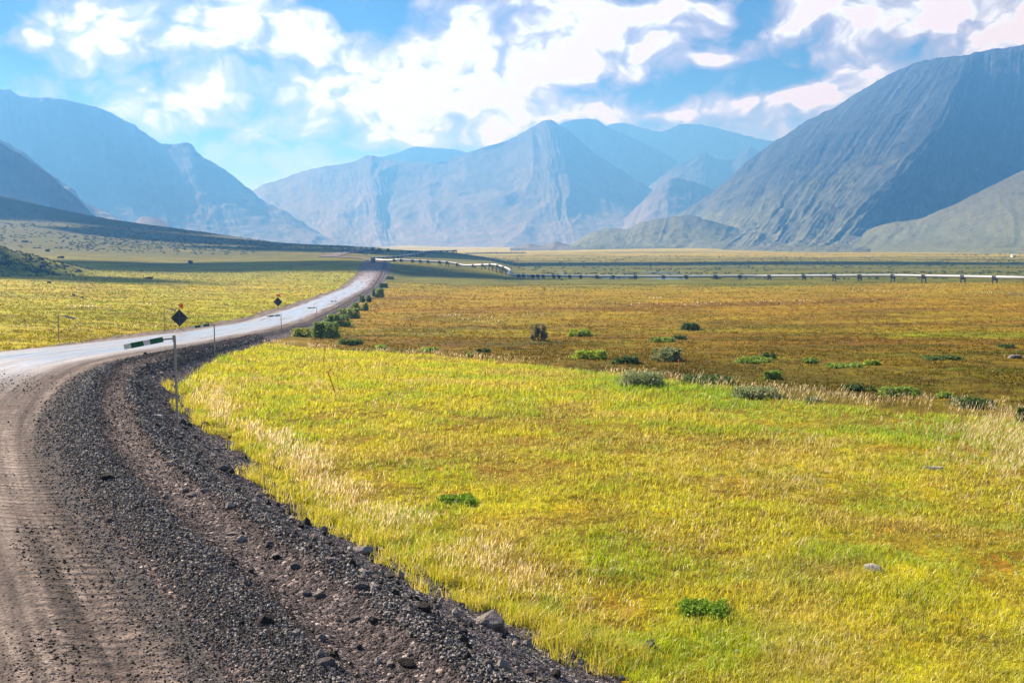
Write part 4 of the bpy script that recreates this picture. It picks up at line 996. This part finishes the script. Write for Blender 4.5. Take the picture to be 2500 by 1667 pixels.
for i, a in enumerate([
 (788, 826, 74, 64, (.10, .14, .045), "largest bushy shrub on the road embankment"),
 (744, 822, 56, 32, (.15, .17, .035), "low yellow green shrub left of the largest embankment shrub"),
 (854, 842, 56, 20, GD, "dark flat shrub at the foot of the embankment"),
 (822, 796, 60, 44, (.09, .13, .04), "shrub behind the largest one on the embankment"),
 (852, 777, 52, 38, (.12, .15, .045), "third shrub up the road embankment"),
 (876, 758, 42, 30, (.10, .14, .04), "fourth shrub up the road embankment"),
 (892, 738, 26, 26, GD, "dark upright shrub on the embankment"),
 (924, 726, 30, 34, (.09, .13, .035), "tall narrow shrub where the embankment straightens"),
 (936, 703, 20, 18, (.10, .13, .05), "small shrub above the tall narrow one by the road"),
 (950, 682, 24, 13, (.15, .16, .08), "pale shrub farthest up beside the road"),
 (930, 850, 30, 12, GR, "low green shrub between dark flat shrub and pale grass"),
 (1050, 858, 46, 14, GR, "low green shrub at the back of the pale dry grass")]):
    shrub(*a[:6], 1.0, seed=i * 13 + 700, group=G4)
shrub(1117, 1226, 90, 30, (.11, .19, .015), "dark green leafy herb clump in the middle of the grass field", .6, 900, 'leafy herbs in the grass field', 'herb_clump')
shrub(1722, 1500, 125, 56, (.10, .175, .015), "large dark green leafy herb clump low in the grass field", .55, 901, 'leafy herbs in the grass field', 'herb_clump')
G5 = 'bushes on the skyline of the rise'
for i, a in enumerate([(898, 609, 6, 4), (911, 608.5, 11, 6), (929, 609.5, 11, 5), (947, 609.5, 7, 6), (981, 612, 5, 3.5), (998, 612.5, 12, 4), (1018, 614.5, 9, 5)]):
    lb = ["smallest dark bush where the far road meets the skyline", "taller dark bush on the skyline just right of the far road", "rounded dark bush second from the far road on the skyline", "square looking dark bush on the skyline left of the pipe rise",
          "tiny bush alone on the skyline left of the rising pipe", "wide low bush on the skyline left of the rising pipe", "bush touching the top of the rising pipe"][i]
    shrub(*a, (.03, .045, .03), lb, 3.0, 950 + i, G5, 'skyline_bush')
# brush cover on the hillside and river flats (beyond counting)
def brush(name, nn, d0, d1, u0, u1, hs, c, label, cond=None):
    X, Y = sample_fan(nn, d0, d1, u0, u1)
    if cond is not None: k = cond(X, Y); X, Y = X[k], Y[k]
    X, Y = tufts(X, Y, 9, hs * .5); n = len(X)
    blades_mesh(name, np.stack([X, Y, zground(X, Y) - .1], 1), hs * rng.uniform(.4, 1.2, n), np.full(n, hs * .5), rng.normal(0, .5, (n, 2)), np.array(c)[None] * rng.uniform(.5, 1.5, n)[:, None], M_leaf, kind='stuff', label=label, category='brush')
brush("hillside_brush", 7000, 800, 1900, -.56, -.13, 1.3, (.05, .07, .03), "dark scrubby brush over the left hillside", lambda X, Y: rng.random(len(X)) < .35 + 2 * fbm(X / 60, Y / 60, 4, 111))
brush("river_brush", 5000, 480, 1500, -.02, .58, 1.2, (.07, .10, .04), "low green brush on the river flats beyond the pipeline", lambda X, Y: rng.random(len(X)) < .25 + 2 * fbm(X / 60, Y / 30, 4, 112))
brush("knoll_brush", 2600, 360, 480, -.62, -.42, .8, (.035, .05, .025), "dark scrub on the knoll at the left edge", lambda X, Y: (((X - KN[0]) / 50) ** 2 + ((Y - KN[1]) / 60) ** 2 < 1.1) & (rng.random(len(X)) < .5 + 2 * fbm(X / 10, Y / 10, 3, 113)))

# ---------------------------------------------------------------- marker posts
def marker(px, py, tx, ty, panel, label, near=False, pale=False):
    """post foot (px,py), top (tx,ty); panel = (x0,y0,x1,y1) from the post outwards"""
    g = at(px, py); D = g[1]; k = D / F
    top = np.array(P3(tx, ty, D)); root = thing('marker_post', g, label, 'marker post', 'snow marker posts along the road')
    t = top - g; m = MB(); wd = .085 if near else .075
    m.bar((0, 0, -.15), t, wd, .05)
    k0 = len(m.f)
    if near:
        for q in np.arange(.2, np.linalg.norm(t) - .05, .07): m.box(np.array([0, -.028, 0]) + t * q / np.linalg.norm(t), (.012, .004, .012))
    pst = part('post', m, M_galv, root); pst.data.materials.append(M_strap)
    for q in pst.data.polygons:
        if q.index >= k0: q.material_index = 1
    if near:
        m = MB(); m.bar(t - np.array([0, 0, .14]) + np.array([0, -.05, 0]), t + np.array([0, -.05, .04]), .12, .05); part('clamp', m, M_galv, root)
    a = np.array(P3(panel[0], panel[1], D)) - g; b = np.array(P3(panel[2], panel[3], D)) - g
    m = MB(); m.bar(t - np.array([0, 0, .06]), a, .05, .04); part('arm', m, M_galv, root)
    L = b - a; hh = .15 if near else .16
    segs = [(0, .05, 1), (.05, .05, 1)]
    pn = root
    base = MB(); base.bar(a, b, hh, .02); pp = part('panel', base, M_whitep if not pale else M_galv, root)
    if not pale:
        for q0, q1 in ((.0, .33), (.50, .82)):
            s_ = MB(); s_.bar(a + L * q0, a + L * q1, hh + .006, .026); part('green_stripe', s_, M_green, pp)
marker(434, 1036, 426, 821, (398, 828.5, 303, 847), "nearest marker post with green and white arm standing on the gravel slope", True)
marker(524, 868, 523, 791, (511, 793, 468, 799), "second marker post from the camera, right of the road bend")
marker(687, 806, 686, 768, (683, 769.5, 652, 772.5), "third marker post from the camera on the right road edge")
marker(773, 775, 773, 750, (770, 750.5, 750, 752.5), "fourth marker post from the camera on the right road edge")
marker(824, 756, 825, 735, (822, 735.5, 805, 736), "fifth and smallest marker post on the right road edge")
marker(143, 833, 142, 768, (158, 771.5, 184, 778), "marker post at left of the road with a pale arm pointing right", pale=True)
marker(401, 811, 401, 752, (413, 754, 430, 757), "marker post just left of the nearer diamond sign", pale=True)
marker(537, 774, 537, 743, (546, 743, 559, 744), "faint marker post in the meadow between the two diamond signs", pale=True)

# ---------------------------------------------------------------- diamond signs seen from behind
def sign(cx, cyy, halfw, footy, flag, label, rz=0.0):
    g = at(cx - 1, footy); D = g[1]; k = D / F; r = halfw * k; zc = float(P3(cx, cyy, D)[2]) - g[2]
    root = thing('diamond_sign', g, label, 'road sign', 'temporary diamond road signs seen from behind', rz)
    m = MB()
    a = r; v = []
    for y in (-.012, .012):
        for q in ((0, a), (a, 0), (0, -a), (-a, 0)): v.append((q[0], y, zc + q[1]))
    m.add(v, [(0, 1, 2, 3), (7, 6, 5, 4), (0, 4, 5, 1), (1, 5, 6, 2), (2, 6, 7, 3), (3, 7, 4, 0)])
    pan = part('panel', m, M_black, root)
    m = MB(); m.bar((-a * .96, -.03, zc), (a * .96, -.03, zc), .035, .02); m.bar((0, -.035, zc - a * .97), (0, -.035, zc + a * .97), .04, .02); part('cross_brace', m, M_strap, pan)
    m = MB(); m.bar((0, -.07, .25), (0, -.07, zc + a + .10), .05, .05); part('mast', m, M_strap, root)
    for sx, sy in ((-1, -1), (1, -1), (-1, 1), (1, 1)):
        m = MB(); m.tube([(0, -.07, .34), (sx * .42, sy * .4 - .07, .0)], .022, 6); part('leg', m, M_galv, root)
    for i, (ang, c1) in enumerate(flag):
        d = np.array([math.sin(R(ang)), 0, math.cos(R(ang))]); p0 = np.array([0, -.07, zc + a + .02]); L = .62
        m = MB(); m.tube([p0, p0 + d * L], .012, 5); st = part('flag_staff', m, M_galv, root)
        nrm = np.array([d[2], 0, -d[0]]); m = MB(); V = []; nf = 7
        for u in range(nf):
            for w2 in range(nf):
                q = p0 + d * (L * .30 + L * .68 * w2 / (nf - 1)) + nrm * (.40 * u / (nf - 1)) * (1 - .1 * w2 / nf) + np.array([0, .05 * math.sin(u * 1.3 + w2 * .7), -.08 * (u / nf) ** 2])
                V.append(q)
        m.add(V, [(i_ * nf + j_, i_ * nf + j_ + 1, (i_ + 1) * nf + j_ + 1, (i_ + 1) * nf + j_) for i_ in range(nf - 1) for j_ in range(nf - 1)])
        part('flag', m, c1, st)
    return root
sign(440, 776, 21, 809, [(12, M_orange)], "nearer diamond road sign with one orange flag at the left road edge")
sign(680, 737, 11.3, 756, [(-35, M_orange), (15, M_orange)], "farther diamond road sign with two orange flags at the left road edge")

# ---------------------------------------------------------------- stakes
def stake(px, py, tx, ty, wd, mat, label, band=None):
    g = at(px, py); t = np.array(P3(tx, ty, g[1])) - g
    root = thing('survey_stake', g, label, 'stake', 'survey stakes in the field')
    m = MB(); m.bar(-t * .06, t, wd, .03); part('shaft', m, mat, root)
    m = MB(); m.bar(t * .93, t * 1.005, wd + .01, .04); part('painted_tip', m, M_orange, root)
stake(822, 970, 800, 905, .06, M_stake, "red stake leaning left in the grass field")
stake(790, 890, 792, 843, .05, M_stake2, "thin brown upright stake behind the leaning red one")
stake(1658, 945, 1657, 879, .035, M_stake2, "thin upright orange stake beside the large grey green shrub")

# ---------------------------------------------------------------- pipelines
def path_pts(pts):
    W = np.array([P3(*p) for p in pts]); t = np.concatenate([[0], np.cumsum(np.linalg.norm(np.diff(W, axis=0), axis=1))]); return W, t
def pipeline(pts, label, rad=.6, support_px=None, step=None, smoothing=2):
    W, t = path_pts(pts); n = int(t[-1] / 3); tt = np.linspace(0, t[-1], n)
    C = np.stack([smooth1(np.interp(tt, t, W[:, i]), smoothing) for i in range(3)], 1)
    zgd = zground(C[:, 0], C[:, 1]); C[:, 2] = np.maximum(C[:, 2], zgd + rad * .85)
    c0 = C[0].copy(); root = thing('pipeline', (c0[0], c0[1], float(zgd[0])), label, 'pipeline'); off = np.array(root.location)
    m = MB(); m.tube(C - off, rad, 16); T = np.gradient(C, axis=0); T /= np.linalg.norm(T, axis=1)[:, None]
    for i in range(2, n - 1, 4): m.tube([C[i] - off - T[i] * .12, C[i] - off + T[i] * .12], rad * 1.05, 14)
    part('pipe', m, M_pipe, root, True)
    if support_px is not None:
        cp = 1250 + (C[:, 0] / C[:, 1]) * F * .9955; idx = [int(np.argmin(np.abs(cp - q) + (np.arange(n) < 0) * 0)) for q in support_px]
    else: idx = []
    if step:
        lim = step[1]; tl = np.linspace(0, 1, n) * t[-1]; q = step[2]
        while q < lim: idx.append(int(np.argmin(np.abs(tl - q)))); q += step[0]
    for i in sorted(set(idx))[:100]:
        c = C[i]; Tn = T[i].copy(); Tn[2] = 0; Tn /= np.linalg.norm(Tn); Nn = np.array([-Tn[1], Tn[0], 0]); g = float(zground(c[0], c[1])) - .4
        m = MB(); leg = rad + .55
        for sgn in (-1, 1):
            p = c + Nn * sgn * leg; m.tube([np.array([p[0], p[1], g]) - off, np.array([p[0], p[1], c[2] + rad * .9]) - off], .23, 8)
        zb = c[2] - rad - .30
        m.bar(np.array([*(c - Nn * leg)[:2], zb]) - off, np.array([*(c + Nn * leg)[:2], zb]) - off, .45, .35)
        m.box(np.array([c[0], c[1], c[2] - rad - .05]) - off, (.75, .75, .08)); m.bar(c - off - Tn * .9 - np.array([0, 0, rad * .2]), c - off + Tn * .9 - np.array([0, 0, rad * .2]), rad * 2.05, rad * 2.03)
        part('support', m, M_support, root)
A_path = [(2900, 690, 330), (2700, 684, 345), (2500, 678, 365), (2347, 675, 392), (2182, 672.5, 420), (1850, 674, 470), (1587, 675, 500), (1449, 674.4, 515), (1300, 673, 530), (1262, 672.3, 536), (1246, 671, 540),
          (1240, 667, 547), (1247, 662, 556), (1246, 658.5, 562), (1233, 653, 567), (1211, 646.3, 575), (1200, 646, 580), (1156, 647.5, 600), (1134, 648.5, 606), (1112, 643, 612), (1094, 640.3, 616), (1074, 639, 620), (979, 634.3, 636), (961, 634, 640), (944, 639.5, 645), (928, 637, 650), (917, 635.5, 655)]
pipeline(A_path, "long silver pipeline on dark steel supports crossing the plain and bending towards the road", support_px=[2560, 2425, 2340, 2255, 2173, 2100, 2025, 1957, 1870, 1808, 1743, 1680, 1616, 1555, 1493, 1455, 1420, 1393, 1366, 1346, 1328, 1312, 1298, 1283, 1264, 1231, 1216, 1200, 1180, 1160, 1120, 1095, 1072, 1050, 1030, 1008, 985, 965], smoothing=1)
pipeline([(912, 631, 690), (935, 629.5, 720), (979, 625.5, 780), (1001, 622.5, 820), (1030, 616.5, 880), (1040, 614, 910), (1058, 613, 940), (1100, 612.5, 980), (1112, 611.5, 995)], "silver pipeline section climbing the rise behind the truck", step=(16, 330, 12))
pipeline([(1134, 619.5, 1750), (1167, 620, 1770), (1189, 618.2, 1790), (1207, 616.6, 1800), (1222, 617.8, 1810), (1250, 619, 1830), (1282, 620, 1850)], "distant thin pipeline section low on the far valley floor", rad=1.0, step=(12, 200, 5))

# ---------------------------------------------------------------- truck on the road
g = at(911, 641); tr = thing('truck', g, "dark truck driving towards the camera where the road crests", 'truck', rz=R(6))
def tb(name, c, h, mat, par=None):
    m = MB(); m.box(c, h); o = part(name, m, mat, par or tr)
    bv = o.modifiers.new('bevel', 'BEVEL'); bv.width = .06; bv.segments = 2; return o
cab = tb('cab', (0, -2.6, 1.75), (1.15, .95, 1.05), M_truck); tb('windshield', (0, -3.56, 2.2), (.95, .03, .42), M_glass, cab)
tb('hood', (0, -4.2, 1.25), (.95, .7, .55), M_truck); tb('bumper', (0, -5.0, .65), (1.15, .12, .2), M_strap); tb('chassis', (0, .6, .85), (.5, 4.6, .15), M_support)
tb('cargo_box', (0, 2.0, 2.0), (1.25, 3.3, 1.0), M_truck)
for sx in (-1, 1):
    tb('headlight', (sx * .75, -4.93, 1.05), (.18, .05, .13), M_lamp)
    for yy in (-4.0, 2.6, 4.1):
        m = MB(); m.tube([(sx * .82, yy, .52), (sx * 1.14, yy, .52)], .52, 18); wh = part('wheel', m, M_tyre, tr)
        m = MB(); m.tube([(sx * 1.10, yy, .52), (sx * 1.16, yy, .52)], .26, 12); part('rim', m, M_galv, wh)

# ---------------------------------------------------------------- shed far on the plain
g = at(2474, 628); sh = thing('shed', g, "tiny white shed alone on the far plain near the right edge", 'shed'); k = g[1] / F
m = MB(); m.box((0, 0, 2.4 * k), (4.6 * k, 4 * k, 2.6 * k)); part('wall', m, M_shed, sh)
m = MB(); z0 = 5.0 * k; a_, b_ = 4.9 * k, 4.2 * k
m.add([(-a_, -b_, z0), (a_, -b_, z0), (a_, b_, z0), (-a_, b_, z0), (-a_, 0, z0 + 1.6 * k), (a_, 0, z0 + 1.6 * k)], [(3, 2, 1, 0), (0, 1, 5, 4), (2, 3, 4, 5), (0, 4, 3), (1, 2, 5)]); part('roof', m, M_shedr, sh)
m = MB(); m.box((2.2 * k, -4.02 * k, 2.0 * k), (.9 * k, .05 * k, 1.9 * k)); part('door', m, M_support, sh)

# ---------------------------------------------------------------- river pools
M_water, _n = new_mat("river_water"); output(_n, principled(_n, (.10, .14, .17, 1), .12, spec=.8, normal=_n.bump(_n.noise(pos(_n), 2.5, 3), .15, .05)))
def pool(px0, px1, py, thick, name="river"):
    a = at(px0, py); b = at(px1, py); c = (a + b) / 2; L = abs(b[0] - a[0]) / 2; n = 72; V = [(c[0], c[1], 0)]
    for i in range(n):
        t = 2 * math.pi * i / n; r_ = 1 + .35 * float(fbm(math.cos(t) * 2 + px0, math.sin(t) * 2, 3, 7))
        V.append((c[0] + math.cos(t) * L * r_, c[1] + math.sin(t) * thick * r_, 0))
    V = np.array(V); V[:, 2] = zground(V[:, 0], V[:, 1]).max() - .12
    f = [[0, i + 1, (i + 1) % n + 1] for i in range(n)]
    link(name, mesh_np(name, V, None, f), M_water, kind='structure')
pool(1565, 1668, 664.5, 20); pool(1362, 1408, 665.5, 9); pool(1575, 1690, 680.5, 9); pool(1455, 1550, 679.5, 6); pool(2460, 2540, 717, 3)

# ---------------------------------------------------------------- haze
M_haze = bpy.data.materials.new("haze_air"); M_haze.use_nodes = True; n_ = N(M_haze.node_tree)
pv = n_.node('ShaderNodeVolumePrincipled'); pv.inputs['Color'].default_value = (.082, .31, .846, 1); pv.inputs['Density'].default_value = 2.9e-4; pv.inputs['Absorption Color'].default_value = (.84, .56, .40, 1)
pv.inputs['Anisotropy'].default_value = 0.30
o_ = n_.node('ShaderNodeOutputMaterial'); n_.t.links.new(pv.outputs[0], o_.inputs['Volume'])
zlow = float(GZ.min()) - 5
m = MB(); m.box((0, 0, (1120 + zlow) / 2), (19500, 19500, (1120 - zlow) / 2))
link("haze", m.mesh("haze"), M_haze, kind='stuff')
